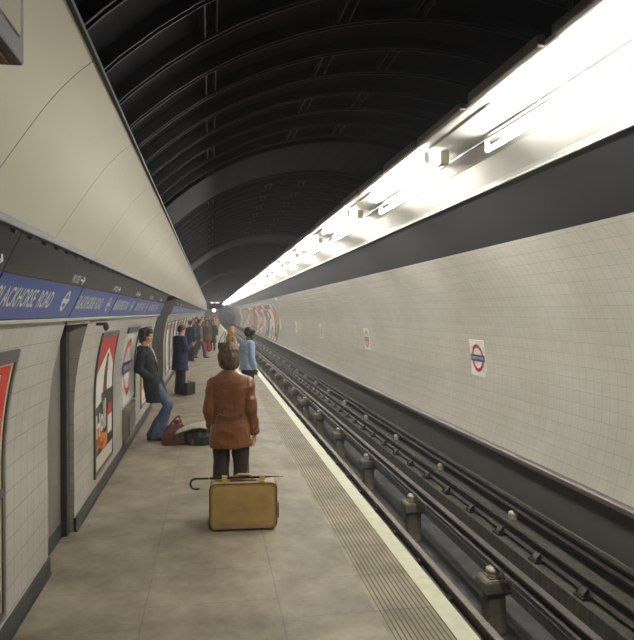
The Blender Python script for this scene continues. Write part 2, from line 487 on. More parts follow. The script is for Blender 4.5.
m = MB(); m.tube([(2.44, YT0, 3.58), (2.44, YE-3, 3.58)], 0.016, 8); m.build('conduit', M_post, tro)
for k in range(24):
    m = MB(); y0 = 6.15 + 3.7*(k-1)
    m.box(2.24, 2.33, y0, y0+0.12, 3.50, 3.62); bevel(m.build('bracket', M_bracket, tro), 0.008)
for k in range(14):
    y0 = 3.4 + 8.5*k
    for xx, za, zb in ((2.0, 3.64, 4.06), (2.9, 3.58, 3.80)):
        m = MB(); m.tube([(xx, y0, za), (xx, y0, zb)], 0.012, 6); m.build('hanger', M_black, tro)
def tube_thing(loc, label):
    t = thing('fluorescent_tube', label, 'fluorescent light', loc, 0, 'fluorescent tubes in the trough over the track')
    m = MB(); m.tube([(0, 0.03, 0), (0, 2.25, 0)], 0.019, 10); m.build('tube', M_tube, t, True)
    for yy in (0.0, 2.25):
        m = MB(); m.box(-0.022, 0.022, yy, yy+0.03, -0.022, 0.09); bevel(m.build('lamp_holder', M_enamel, t), 0.005)
    return t
proto = None
for row, (x, z, y0) in enumerate(((2.10, 3.52, 2.45), (2.44, 3.48, 3.25))):
    for k in range(35):
        y = y0 + 3.7*k
        if y + 2.2 > YE-2: continue
        side = 'platform-side' if row == 0 else 'track-side'
        if k == 0: lb = 'lit fluorescent tube in the %s row, the nearest one at the top right corner' % side
        elif k == 1: lb = 'lit fluorescent tube in the %s row, just beyond the first dark gap' % side
        elif k == 2: lb = 'lit fluorescent tube in the %s row, beyond the second dark gap' % side
        else: lb = 'one of the far lit fluorescent tubes in the %s row of the trough' % side
        if proto is None: proto = tube_thing((x, y, z), lb)
        else: dup(proto, (x, y, z), label=lb)

# ------------------------------------------------------------------ track
def railmesh(mb, x, zt, hw, h, fw, mt=1, ys=None):
    P = [(-fw, -h), (fw, -h), (fw, -h+0.012), (0.012, -h+0.03), (0.012, -0.04), (hw, -0.03), (hw, -0.004), (-hw, -0.004), (-hw, -0.03), (-0.012, -0.04), (-0.012, -h+0.03), (-fw, -h+0.012)]
    ys = ys or [P0, YE+24]
    mb.rings([[(x+p[0], yy, zt+p[1]) for p in P] for yy in ys], 0)
    mb.box(x-hw+0.006, x+hw-0.006, ys[0], ys[-1], zt-0.0045, zt, mt)
def mkrail(name, label, x, zt, hw, h, fw, top):
    m = MB(); railmesh(m, x, zt, hw, h, fw)
    return tag(m.build(name, [M_rail, top]), label, 'rail')
r1 = mkrail('running_rail', 'shiny running rail closest to the platform edge', 2.34, -0.67, 0.035, 0.14, 0.06, M_railtop)
r2 = mkrail('running_rail', 'shiny running rail on the far side of the pit', 3.775, -0.66, 0.032, 0.14, 0.06, M_railtop)
r3 = mkrail('conductor_rail', 'thick centre conductor rail carried on concrete posts over the pit', 3.07, -0.60, 0.045, 0.11, 0.06, M_condtop)
r4 = mkrail('conductor_rail', 'outer conductor rail beside the dark wall under the tiles', 4.17, -0.58, 0.040, 0.11, 0.06, M_condtop)
# chairs under the two running rails
def chair_mesh():
    m = MB(); m.box(-0.14, 0.14, -0.09, 0.09, 0, 0.025)
    for s_ in (-1, 1):
        m.rings([[(s_*0.05, y, 0.02), (s_*0.13, y, 0.02), (s_*0.11, y, 0.05), (s_*0.06, y, 0.10), (s_*0.04, y, 0.10)] for y in (-0.05, 0.05)])
        m.tube([(s_*0.11, 0.06, 0.02), (s_*0.11, 0.06, 0.05)], 0.015, 8); m.tube([(s_*0.11, -0.06, 0.02), (s_*0.11, -0.06, 0.05)], 0.015, 8)
    return fixn(m.mesh('rail_chair', M_rail))
cm = chair_mesh()
for rr_, x, zb, n0 in ((r2, 3.775, -0.84, 3), (r1, 2.34, -0.83, 3)):
    for k in range(60):
        link('rail_chair', cm, rr_, False, (x, 6.0 + 0.957*(k-n0), zb))
# posts and pots under the centre rail
def post_mesh():
    m = MB()
    m.rings([[(sx*a, sy*a*0.9, z) for sx, sy in ((-1,-1),(1,-1),(1,1),(-1,1))] for a, z in ((0.10,0),(0.095,0.40),(0.155,0.45),(0.155,0.56),(0.14,0.585))])
    m.box(-0.09, 0.09, -0.09, 0.09, 0.585, 0.60)
    return fixn(m.mesh('concrete_post', M_concrete))
def pot_mesh():
    m = MB(); P = [(0.0,0),(0.075,0),(0.08,0.02),(0.06,0.035),(0.085,0.05),(0.08,0.075),(0.05,0.095),(0.03,0.10)]
    m.rings([[(r_*math.cos(2*math.pi*j/16), r_*math.sin(2*math.pi*j/16), z) for j in range(16)] for r_, z in P[1:]])
    return fixn(m.mesh('rail_insulator', M_pot))
pm, im = post_mesh(), pot_mesh()
n_near = {0: 'nearest', 1: 'second nearest', 2: 'third nearest', 3: 'fourth nearest', 4: 'fifth nearest'}
for k in range(0, 42):
    y = 6.65 + 2.87*k
    if y > YE: break
    q = n_near.get(k, None)
    lb = ('concrete post under the centre rail, the %s to the camera' % q) if q else 'small far concrete post under the centre rail down in the pit'
    o = link('concrete_post', pm, None, False, (3.04, y, -1.43)); tag(o, lb, 'post', 'concrete posts in the pit')
    lb = ('white insulator under the centre rail on the %s post' % q) if q else 'far white insulator under the centre rail'
    o = link('rail_insulator', im, None, True, (3.03, y, -0.83)); tag(o, lb, 'insulator', 'insulators under the centre rail')
    y = 5.58 + 2.87*k
    lb = ('white insulator under the outer rail, the %s to the camera' % q) if q else 'far white insulator under the outer conductor rail'
    o = link('rail_insulator', im, None, True, (4.14, y, -0.84)); tag(o, lb, 'insulator', 'insulators under the outer rail')
    o.scale = (0.8, 0.8, 1.2)
m = MB()
for x, z in ((3.20, -0.80), (3.26, -0.98)):
    m.tube([(x, y, z - 0.02*abs(math.sin(y*1.09))) for y in frange(3, 60, 120)], 0.014, 6)
tag(m.build('track_cable', M_cable), 'pair of black cables running along the pit below the centre rail', 'cable')
m = MB(); m.box(2.66, 2.86, P0, YE, -1.43, -1.40)
tag(m.build('pit_drain', M_black), 'black drain channel along the bottom of the pit', 'drain')
m = MB(); m.tube([(1.9, P0, -0.72), (1.9, YE, -0.72)], 0.035, 8)
tag(m.build('platform_pipe', M_cable), 'dark pipe under the platform edge beside the near rail', 'pipe')

# ------------------------------------------------------------------ signs on the left sign band
SA, SB = Vector((-1.08, 1.985)), Vector((-0.872, 2.42))
SL = (SB-SA).length; SD = (SB-SA)/SL; SN = Vector((SD.y, -SD.x))
def sgn(off):
    return lambda yy, s_: (SA.x + SD.x*s_ + SN.x*off, yy, SA.y + SD.y*s_ + SN.y*off)
LW = 1.95
def sign_proto(detail=True):
    t = thing('direction_sign', 'x', 'sign', (0,0,0), 0, 'blue and dark direction signs along the left wall')
    m = MB(); g = sgn(-0.02); h = sgn(0.0)
    m.rings([[g(0.004, s0) , g(LW-0.004, s0), h(LW-0.004, s0), h(0.004, s0)] for s0 in (0.0, SL)], 0)
    m.build('board', M_signdark, t)
    m = MB(); rect2d(m, sgn(0.003), 0.012, LW-0.012, 0.012, 0.262)
    m.build('blue_band', M_blue, t)
    m = MB(); rect2d(m, sgn(0.006), 0.004, LW-0.004, 0.262, 0.266); m.build('edge_line', M_signdark, t)
    if detail:
        m = MB(); put_text(m, 'BLACKHORSE  ROAD', sgn(0.006), 0.06, 1.17, 0.085, 0.20, 0, 0.012)
        m.build('lettering', M_white, t)
        m = MB(); ring2d(m, sgn(0.006), 1.56, 0.143, 0.052, 0.078); rect2d(m, sgn(0.007), 1.46, 1.66, 0.125, 0.161)
        m.build('symbol', M_white, t)
        m = MB(); put_text(m, 'WAY OUT', sgn(0.006), 1.44, 1.70, 0.285, 0.345, 0, 0.01)
        f = sgn(0.006); m.add([f(1.73,.307), f(1.83,.307), f(1.83,.323), f(1.73,.323), f(1.80,.285), f(1.825,.285), f(1.875,.315), f(1.825,.345), f(1.80,.345), f(1.84,.315)], [(0,1,2,3), (4,5,6,9), (9,6,7,8)])
        m.build('way_out_lettering', M_white, t)
    for kk in range(7):
        m = MB(); f = sgn(0.0); g2 = sgn(0.012); yy = 0.14 + kk*0.28
        m.rings([[f(yy, s0), f(yy+0.02, s0), g2(yy+0.02, s0), g2(yy, s0)] for s0 in (SL-0.03, SL-0.015)])
        if kk < 7 and detail: m.build('clip', M_post, t)
    return t
sp = sign_proto(); first = True
names = ['nearest, cut by the left edge of the picture', 'second', 'third', 'fourth', 'fifth', 'sixth']
for i, y in enumerate([1.30, 3.25, 5.20, 7.15, 9.10, 11.05]):
    lb = ('blue and dark overhead sign reading BLACKHORSE ROAD, %s' % ['mostly outside the left edge', 'the large one at the left edge', 'second readable one, above the door recess', 'third one, above the red topped poster', 'fourth one, above the station name board', 'last one before the passage mouth'][i])
    if i == 0: sp.location = (0, y, 0); sp['label'] = lb
    else: dup(sp, (0, y, 0), label=lb)
m = MB(); g = sgn(-0.02); h = sgn(0.0)
m.rings([[g(13.0, s0), g(PA-0.01, s0), h(PA-0.01, s0), h(13.0, s0)] for s0 in (0, SL)])
o = m.build('direction_sign', M_signdark); tag(o, 'short dark end panel of the sign band beside the passage mouth', 'sign', 'blue and dark direction signs along the left wall')
m = MB(); rect2d(m, sgn(0.003), 13.01, PA-0.02, 0.012, 0.262); m.build('blue_band', M_blue, o)
y = PB + 0.02; k = 0
while y + LW < YE - 1:
    lb = 'blue and dark overhead sign, first one beyond the passage mouth' if k == 0 else ('blue and dark overhead sign, second one beyond the passage mouth' if k == 1 else 'far blue and dark overhead sign above the waiting passengers')
    dup(sp, (0, y, 0), label=lb); y += LW; k += 1

# ------------------------------------------------------------------ printed posters
def lw_arc(s_):     # distance up the wall -> point; vertical to z=1, then round
    if s_ <= 1.08: return (-1.25, s_), (1, 0)
    a = math.pi - (s_-1.08)/R
    return (CX + R*math.cos(a), 1.08 + R*math.sin(a)), (-math.cos(a), -math.sin(a))
def lwf(off):
    def f(yy, s_):
        (x, z), (nx, nz) = lw_arc(s_); return (x + nx*off, yy, z + nz*off)
    return f
def rwf(off):       # right wall; s measured from z=.02 upward
    a00 = math.asin((0.02-CZ)/R)
    def f(yy, s_):
        a = a00 + s_/R; return (CX + (R-off)*math.cos(a), yy, CZ + (R-off)*math.sin(a))
    return f
def printed(name, fn, y0, y1, s0, s1, art, nx, ny, parent=None):
    """art(u,v)->rgb, u across from the near side, v up"""
    vs = [fn(y0+(y1-y0)*i/nx, s0+(s1-s0)*j/ny) for j in range(ny+1) for i in range(nx+1)]
    mb = MB(); mb.add(vs, [(j*(nx+1)+i, j*(nx+1)+i+1, (j+1)*(nx+1)+i+1, (j+1)*(nx+1)+i) for j in range(ny) for i in range(nx)])
    me = mb.mesh(name, M_print)
    at = me.color_attributes.new('print', 'FLOAT_COLOR', 'CORNER')
    data = []
    for j in range(ny):
        for i in range(nx):
            col = c(*art((i+0.5)/nx, (j+0.5)/ny)); data += list(col)*4
    at.data.foreach_set('color', data)
    return link(name, me, parent)
def nz(x, y_, s_=0): return noise.noise(Vector((x, y_, s_)))
def frame_mb(fn, y0, y1, s0, s1, wd, th=0.02, top=None, ns=10):
    mb = MB(); f0, f1 = fn(-0.004), fn(th); top = top if top is not None else wd
    def bar(a, b, p, q, n):
        mb.rings([[f0(a, s_), f0(b, s_), f1(b, s_), f1(a, s_)] for s_ in frange(p, q, n)])
    bar(y0-wd, y0, s0-wd, s1+top, ns); bar(y1, y1+wd, s0-wd, s1+top, ns); bar(y0, y1, s0-wd, s0, 1); bar(y0, y1, s1, s1+top, 1)
    return mb
def seg(px, py, ax, ay, bx, by):
    dx, dy = bx-ax, by-ay; t = max(0, min(1, ((px-ax)*dx+(py-ay)*dy)/(dx*dx+dy*dy)))
    return math.hypot(px-ax-t*dx, py-ay-t*dy)
# poster 1 and the sheet beneath it
def art1(u, v):
    if u > 0.975 or v > 0.97 or v < 0.03: return (205, 196, 160)
    if v < 0.40:
        n = nz(u*7, v*6, 1); 
        if n > 0.12: return (40, 20, 22)
        if n < -0.22: return (150, 24, 18)
    return (206, 44, 30)
def art1b(u, v):
    if u > 0.97: return (190, 180, 150)
    n = nz(u*9, v*10, 4)
    if n > 0.2: return (200, 198, 190)
    if n < -0.15: return (40, 44, 84)
    return (120, 116, 126)
t = thing('poster', 'red poster with outlined white lettering at the left edge, upper of two', 'poster', (0,0,0))
printed('paper', lwf(0.012), 2.95, 4.12, 0.98, 1.745, art1, 70, 50, t)
m = MB()
for off, bold, mi in ((0.014, 0.05, 0), (0.016, 0.022, 1), (0.018, 0.0, 2)):
    put_text(m, 'll', lwf(off), 3.62-bold*0.4, 3.90+bold*0.4, 1.40-bold*0.3, 1.68+bold*0.3, mi, bold)
    put_text(m, 's', lwf(off), 3.66-bold*0.4, 4.06+bold*0.4, 1.10-bold*0.3, 1.44+bold*0.3, mi, bold)
m.build('lettering', [mat('ink_black', c(30,26,28), 0.5), mat('ink_white', c(228,214,200), 0.5), mat('ink_pink', c(206,150,130), 0.5)], t)
frame_mb(lwf, 2.95, 4.12, 0.98, 1.745, 0.05, 0.022, 0.075).build('frame', M_frame, t)
t = thing('poster', 'blue and white patterned poster at the left edge, under the red one', 'poster', (0,0,0))
printed('paper', lwf(0.012), 2.95, 4.12, 0.24, 0.925, art1b, 50, 30, t)
frame_mb(lwf, 2.95, 4.12, 0.24, 0.925, 0.05, 0.022, 0.0).build('frame', M_frame, t)
# poster 2: red top, white gable shape, standing soldier-like figure, pack, lettering
def art2(u, v):
    if v < 0.115: return (196, 190, 172) if not (v < 0.012) else (150, 60, 44)
    if v < 0.40:
        if 0.70 < u < 0.97 and v > 0.20:
            d = abs(u-0.835)
            if v > 0.34: return (176, 34, 30)
            return (216, 208, 190) if d < 0.11 else (200, 190, 170)
        if v < 0.30 and 0.05 < u < 0.66:
            n = nz(u*6, v*16, 2)
            if abs(v - (0.20 + 0.04*math.sin(u*9))) < 0.075: return (206, 122, 34) if n > 0 else (150, 74, 22)
        return (44, 38, 34)
    gab = 0.91 - abs(u-0.56)*0.36
    if v > gab: return (172, 44, 40)
    if v < 0.56: 
        if u > 0.74 and v < 0.44: return (176, 34, 30)
        n = nz(u*8, v*9, 7)
        base = (72, 62, 46) if n > 0 else (48, 42, 36)
        if v > 0.47 + 0.10*u and not (0.34 < u < 0.85): return (206, 202, 186)
        return base
    d = seg(u, v, 0.52, 0.45, 0.56, 0.74)
    if d < 0.12 - 0.14*(v-0.55): return (96, 72, 52) if nz(u*14, v*14, 3) > 0 else (66, 52, 40)
    if math.hypot((u-0.56), (v-0.79)*1.3) < 0.055: return (150, 112, 84)
    if math.hypot((u-0.56), (v-0.835)*2.0) < 0.065: return (60, 48, 38)
    return (212, 208, 192)
t = thing('poster', 'tall red topped poster with a figure in a hat, right of the door recess', 'poster', (0,0,0))
printed('paper', lwf(0.012), 7.32, 8.52, 0.27, 1.76, art2, 72, 96, t)
m = MB()
for i, (ch, a, b, h0, h1) in enumerate((('H', 7.36, 7.62, 0.66, 0.90), ('o', 7.64, 7.82, 0.69, 0.87), ('l', 7.85, 7.91, 0.70, 1.0), ('l', 7.95, 8.01, 0.71, 1.02))):
    put_text(m, ch, lwf(0.015), a, b, h0-0.02, h1, 0, 0.03)
m.build('lettering', mat('ink_cream', c(214,208,190), 0.5), t)
frame_mb(lwf, 7.32, 8.52, 0.27, 1.76, 0.045, 0.02, 0.06).build('frame', M_frame, t)
# generic further posters on the left wall
def mkart(kind, seed):
    cols = {'yellow': ((206,180,60), (190,60,40), (220,214,196)), 'white': ((206,204,192), (120,60,50), (160,158,150)),
            'green': ((84,100,86), (200,196,180), (60,70,60)), 'pink': ((176,60,76), (206,150,150), (214,206,196)),
            'orange': ((190,112,52), (220,200,160), (120,60,40)), 'grey': ((150,148,142), (100,96,92), (200,196,188)),
            'brown': ((120,84,60), (190,170,140), (70,52,44)), 'red': ((180,50,42), (220,210,196), (90,40,36))}[kind]
    def a(u, v):
        n = nz(u*2.4+seed, v*4+seed, seed)
        if u < 0.02 or u > 0.98 or v < 0.02 or v > 0.98: return (206, 202, 188)
        if v > 0.86: return cols[1]
        if abs(v-0.16) < 0.05 and 0.1 < u < 0.9: return cols[2]
        return cols[0] if n < 0.12 else (cols[1] if n < 0.3 else cols[2])
    return a
far = [(12.0, 13.15, 'yellow', 'yellow, red and white poster low behind the leaning man'),
       (18.3, 19.5, 'white', 'white poster just beyond the passage mouth'),
       (20.2, 21.4, 'grey', 'grey poster on the left wall behind the man in the navy coat'),
       (22.1, 23.3, 'pink', 'pinkish red poster on the left wall past the man in the navy coat'),
       (24.4, 25.6, 'white', 'pale poster on the left wall, next after the pinkish red one'),
       (26.6, 27.8, 'yellow', 'yellow topped poster on the left wall behind the group'),
       (29.5, 30.7, 'orange', 'orange poster on the left wall behind the group'),
       (32.5, 33.7, 'white', 'pale poster further along the left wall behind the group')]
for i, (a, b, kd, lb) in enumerate(far):
    t = thing('poster', lb, 'poster', (0,0,0), 0, 'posters along the left wall')
    printed('paper', lwf(0.012), a, b, 0.35, 1.74, mkart(kd, 3.3*i+1), 24, 30, t)
    frame_mb(lwf, a, b, 0.35, 1.74, 0.045, 0.02).build('frame', M_frame, t)
# tall posters on the right wall
rk = [('orange', 1.6, 'narrow olive and orange poster, first of the row on the right wall'), ('white', 4.6, 'large white poster, second of the row on the right wall'),
      ('green', 1.8, 'narrow green grey poster, third of the row on the right wall'), ('white', 3.4, 'white poster before the pink one on the right wall'),
      ('pink', 3.2, 'bright pink poster on the right wall'), ('white', 3.6, 'white poster beyond the pink one on the right wall'),
      ('brown', 3.4, 'brown poster in the middle of the right wall row'), ('orange', 4.0, 'rust orange poster on the right wall row'),
      ('grey', 4.2, 'grey poster on the right wall row'), ('white', 5.0, 'white poster with dark top on the right wall row'),
      ('grey', 5.2, 'second grey poster far along the right wall row'), ('brown', 4.4, 'dull brown poster far along the right wall row'),
      ('white', 6.0, 'last white poster at the far end of the right wall row')]
y = 43.4
for i, (kd, wd, lb) in enumerate(rk):
    t = thing('poster', lb, 'poster', (0,0,0), 0, 'tall posters on the right wall')
    printed('paper', rwf(0.02), y, y+wd, 0.10, 2.75, mkart(kd, 7.7*i+2), 20, 40, t)
    frame_mb(rwf, y, y+wd, 0.10, 2.75, 0.05, 0.025, None, 14).build('frame', M_frame, t)
    y += wd + 0.35

# ------------------------------------------------------------------ station name boards
def roundel(fn, cx, cy, ro, ri, hb, wb, txt, t):
    m = MB(); ring2d(m, fn(0.018), cx, cy, ri, ro, 48); m.build('ring', M_red, t)
    m = MB(); rect2d(m, fn(0.022), cx-wb, cx+wb, cy-hb, cy+hb, 0, 4, 2); m.build('name_bar', M_navy, t)
    m = MB(); put_text(m, txt, fn(0.025), cx-wb*0.88, cx+wb*0.88, cy-hb*0.45, cy+hb*0.45, 0, 0.01); m.build('lettering', M_white, t)
def board(fn, y0, y1, s0, s1, th=0.016, n=10):
    m = MB(); a, b = fn(0.0), fn(th)
    m.rings([[a(y0, s_), a(y1, s_), b(y1, s_), b(y0, s_)] for s_ in frange(s0, s1, n)]); return m
t = thing('station_name_board', 'large white board with a red ring and blue name bar, left of the leaning man', 'station sign', (0,0,0))
board(lwf, 9.50, 10.85, 0.70, 1.74).build('board', M_enamel, t)
roundel(lwf, 9.96, 1.23, 0.42, 0.32, 0.085, 0.50, 'FINSBURY PARK', t)
m = MB(); a, b = lwf(0.0), lwf(0.03)
m.rings([[a(9.48, s_), a(10.9, s_), b(10.9, s_), b(9.48, s_)] for s_ in (1.745, 1.83)]); m.build('header', M_frame, t)
m = MB(); m.rings([[a(10.86, s_), a(11.0, s_), b(11.0, s_), b(10.86, s_)] for s_ in frange(0.66, 1.80, 8)]); m.build('shadow_gap_strip', M_post, t)  # dark strip stands in for the shadowed gap at the board's far side
t = thing('wall_heater', 'grey brown metal panel with a handle under the station name board', 'panel', (0,0,0))
board(lwf, 9.55, 10.75, 0.15, 0.64, 0.05, 2).build('casing', mat('heater_brown', c(112,104,90), 0.5, 0.15, 6), t)
m = MB(); f = lwf(0.062); m.tube([f(9.85,0.22), f(9.85,0.50), f(10.4,0.56)], 0.014, 8); m.build('handle', M_strip, t)
m = MB(); a, b = lwf(0.05), lwf(0.056); m.rings([[a(9.62, s_), a(9.80, s_), b(9.80, s_), b(9.62, s_)] for s_ in (0.2, 0.6)]); m.build('slot', M_post, t)
# small bracket under the signs
m = MB(); f = lwf(0.0); p = f(6.75, 1.93)
m.box(p[0]-0.01, p[0]+0.09, 6.72, 6.78, 1.90, 1.93); m.ell((p[0]+0.09, 6.75, 1.89), (0.03, 0.03, 0.045), 10, 8)
tag(m.build('wall_hook', M_post), 'small dark hook on the tiles between the recess and the tall poster', 'hook')
for i in range(6):
    y = 10.33 + 7.87*i
    lb = ['station name plate on the right wall, largest and nearest', 'station name plate on the right wall, second nearest', 'station name plate on the right wall, third nearest', 'station name plate on the right wall, fourth nearest', 'tiny station name plate on the right wall just before the posters'][min(i, 4)]
    if i == 5: break
    t = thing('station_name_plate', lb, 'station sign', (0,0,0), 0, 'station name plates on the right wall')
    fn = (lambda off, yc=y: (lambda yy, s_, f=rwf(off): f(2*yc-yy, s_)))   # mirrored so it reads from the platform
    board(fn, y-0.30, y+0.30, 0.965, 1.575, 0.014, 4).build('plate', M_enamel, t)
    roundel(fn, y, 1.27, 0.235, 0.175, 0.055, 0.285, 'FINSBURY PARK', t)

# ------------------------------------------------------------------ hanging box sign top left
t = thing('hanging_box_sign', 'blurred grey framed box sign with cream side at the top left corner', 'sign', (0,0,0))
bx = [(-0.43,2.605),(-0.43,3.05),(-0.48,3.05),(-0.80,2.605)]
m = MB(); m.rings([[(p[0], y, p[1]) for p in bx] for y in (0.55, 1.62)]); o = m.build('casing', M_strip, t); bevel(o, 0.008)
m = MB(); m.box(-0.43, -0.425, 0.6, 1.57, 2.655, 3.0); m.build('side_panel', M_cream, t)
m = MB(); m.box(-0.78, -0.455, 0.6, 1.59, 2.597, 2.606); m.build('underside', mat('rust_brown', c(120,66,44), 0.6, 0.3, 10), t)

# ------------------------------------------------------------------ far end: train indicator, globe, red sign
t = thing('train_indicator', 'dark hanging box with two lit white windows at the far end', 'indicator', (0.26, 45, 2.28))
m = MB(); m.box(-0.42, 0.42, -0.12, 0.12, 0, 0.46); bevel(m.build('casing', M_black, t), 0.02)
for s_ in (-1, 1):
    m = MB(); m.box(s_*0.17-0.13, s_*0.17+0.13, -0.125, -0.12, 0.39, 0.44); m.build('lit_window', emat('window_glow', (1,1,1), 2.2), t)
    m = MB(); m.tube([(s_*0.36, 0, 0.46), (s_*0.36, 0, 1.48+0.09*s_)], 0.02, 8); m.build('hanger', M_black, t)
    m = MB(); m.box(s_*0.50-0.05, s_*0.50+0.05, -0.04, 0.04, 0.05, 0.42); m.box(s_*0.5-0.08 if s_>0 else -0.5, s_*0.5 if s_>0 else -0.42, -0.02, 0.02, 0.2, 0.26); m.build('side_bracket', M_post, t)
t = thing('globe_lamp', 'round glowing lamp hanging under the train indicator at the far end', 'lamp', (0.28, 60, 2.05))
m = MB(); m.ell((0,0,0.19), (0.17,0.17,0.17)); m.build('globe', emat('globe_glow', (1,0.96,0.8), 3.0), t, True)
m = MB(); m.tube([(0,0,0.35), (0,0,1.80)], 0.015, 8); m.build('stem', M_black, t)
t = thing('lit_sign', 'small red lit sign below the round lamp at the far end', 'sign', (0.30, 61, 1.70))
m = MB(); m.box(-0.26, 0.26, -0.05, 0.05, 0, 0.17); m.build('casing', M_frame, t)
m = MB(); m.box(-0.22, 0.22, -0.055, -0.05, 0.03, 0.14); m.build('face', emat('red_glow', (0.9,0.12,0.08), 0.7), t)
for s_ in (-1, 1):
    m = MB(); m.tube([(s_*0.2,0,0.17), (s_*0.2,0,2.18+.05*s_)], 0.012, 8); m.build('hanger', M_black, t)


# ------------------------------------------------------------------ people
def cloth(name, col, rough=0.85, var=0.12, scale=30, bump=0.25, **k): return mat(name, col, rough, var, scale, bump, **k)
M_skin = mat('skin_fair', c(196,142,116), 0.5, 0.05, 20)
M_skin_d = mat('skin_brown', c(92,60,44), 0.45, 0.06, 20)
M_eye = mat('eye_dark', c(30,24,22), 0.2)
M_lips = mat('lips', c(150,84,76), 0.45)
M_leather = mat('brown_leather', c(130,82,48), 0.34, 0.16, 7, 0.45, bscale=26, coat=0.15)
M_leather2 = mat('brown_leather_trim', c(116,72,42), 0.36, 0.15, 9, 0.2)
M_trous = cloth('charcoal_trousers', c(62,54,50))
M_coat_b = cloth('black_wool', c(34,34,40), 0.9, 0.15)
M_jeans = cloth('blue_jeans', c(76,90,114), 0.8, 0.22, 12)
M_navycoat = cloth('navy_wool', c(38,44,78), 0.85)
M_dark = cloth('dark_cloth', c(44,42,44))
M_greycloth = cloth('grey_suit_cloth', c(84,86,98))
M_lblue = cloth('pale_blue_denim', c(150,170,198), 0.75, 0.1, 14)
M_tan = cloth('tan_wool', c(172,142,98))
M_olive = cloth('olive_wool', c(92,80,58))
M_green = cloth('dark_green_wool', c(44,60,54))
M_redc = cloth('red_cloth', c(172,44,42))
M_beige = cloth('beige_raincoat', c(180,158,116))
M_shoe = mat('black_shoe', c(30,26,26), 0.35)
M_shoeb = mat('brown_shoe', c(64,42,30), 0.4)
M_shirt = cloth('pale_shirt', c(176,172,160))
M_scarf = cloth('wine_scarf', c(96,48,48))
def hairm(name, col): return mat(name, col, 0.48, 0.35, 28, 0.5, stretch=(3, 3, 0.5))
M_hair_br = hairm('hair_brown', c(92,70,50)); M_hair_dk = hairm('hair_dark', c(46,36,30))
M_hair_bl = hairm('hair_blonde', c(186,142,82)); M_hair_blk = hairm('hair_black', c(26,23,23)); M_hair_gr = hairm('hair_greying', c(84,74,66))

def V(*a): return Vector(a)
class Pose: pass
DEF = dict(pelvis=(0,0,.95), waist=(0,0,1.08), chest=(0,0,1.28), neck=(0,-.01,1.46), head=(0,.015,1.625),
    shR=(.175,-.01,1.405), elR=(.225,-.03,1.13), wrR=(.235,.03,.88), shL=(-.175,-.01,1.405), elL=(-.225,-.03,1.13), wrL=(-.235,.03,.88),
    hiR=(.09,0,.92), knR=(.10,.015,.50), anR=(.105,-.02,.085), toR=(.125,.16,.03), hiL=(-.09,0,.92), knL=(-.10,.015,.50), anL=(-.105,-.02,.085), toL=(-.125,.16,.03))

def hand(mb, wr, d, pn, side, curl=0.5, s=1.0):
    """palm with four fingers of different lengths and a thumb off its side"""
    d = d.normalized(); pn = (pn - d*pn.dot(d)).normalized(); w = d.cross(pn) * side
    rr = []
    for t, hw, th in ((-0.015,.024,.020),(0.01,.030,.019),(0.04,.038,.017),(0.075,.041,.014),(0.088,.038,.010)):
        ce = wr + d*t*s; rr.append([ce + w*math.cos(2*math.pi*j/12)*hw*s + pn*math.sin(2*math.pi*j/12)*th*s for j in range(12)])
    mb.rings(rr)
    for k, (off, ln, r) in enumerate(((.030,.066,.0088),(.010,.076,.0092),(-.011,.070,.0088),(-.030,.055,.0078))):
        p = wr + d*0.080*s + w*off*s; dd = (d + w*off*1.5).normalized(); pts = [p - dd*0.02*s, p]
        cu = curl*(0.85 + 0.12*k)
        for q, fr in enumerate((.45,.32,.23)):
            ax = d.cross(pn); ang = cu*(0.7, 1.0, 0.7)[q]
            dd = (dd*math.cos(ang) + pn*math.sin(ang)*1.0).normalized() if q == 0 else (dd + pn*math.tan(min(1.2, ang*0.9))*0.8 - d*math.sin(ang)*0.35*q).normalized()
            pts.append(pts[-1] + dd*ln*fr*s)
        mb.tube(pts, [r*s*f for f in (1, 1, .95, .88, .7)], 8, round_caps=True)
    p = wr + d*0.022*s + w*0.026*s; t1 = (w*0.85 + d*0.7 + pn*0.25).normalized(); t2 = (w*0.35 + d + pn*0.4).normalized()
    mb.tube([p - t1*0.015*s, p + t1*0.030*s, p + t1*0.030*s + t2*0.028*s, p + t1*0.030*s + t2*0.05*s], [.013*s,.0115*s,.010*s,.008*s], 8, round_caps=True)

def head_shapes(mb, s=1.0, wide=1.0):
    e = lambda ce, r, n=20, m=14: mb.ell(V(*ce)*s, (r[0]*s*wide, r[1]*s, r[2]*s), n, m)
    e((0,-.012,.035), (.074,.094,.083)); e((0,.022,-.035), (.060,.066,.074)); e((0,.045,-.088), (.032,.035,.026))
    e((0,.072,.024), (.050,.018,.014)); e((.036,.060,-.028), (.022,.022,.026)); e((-.036,.060,-.028), (.022,.022,.026))
    mb.tube([V(0,.084,.014)*s, V(0,.102,-.022)*s], [.0095*s,.014*s], 10, round_caps=True)
    e((.010,.094,-.026), (.009,.010,.007)); e((-.010,.094,-.026), (.009,.010,.007))
    e((0,.080,-.058), (.026,.014,.009)); e((0,.078,-.068), (.022,.014,.009))
    for q in (-1, 1): mb.ell(V(q*.074,-.008,-.008)*s, (.010*s,.020*s,.032*s), 12, 8)

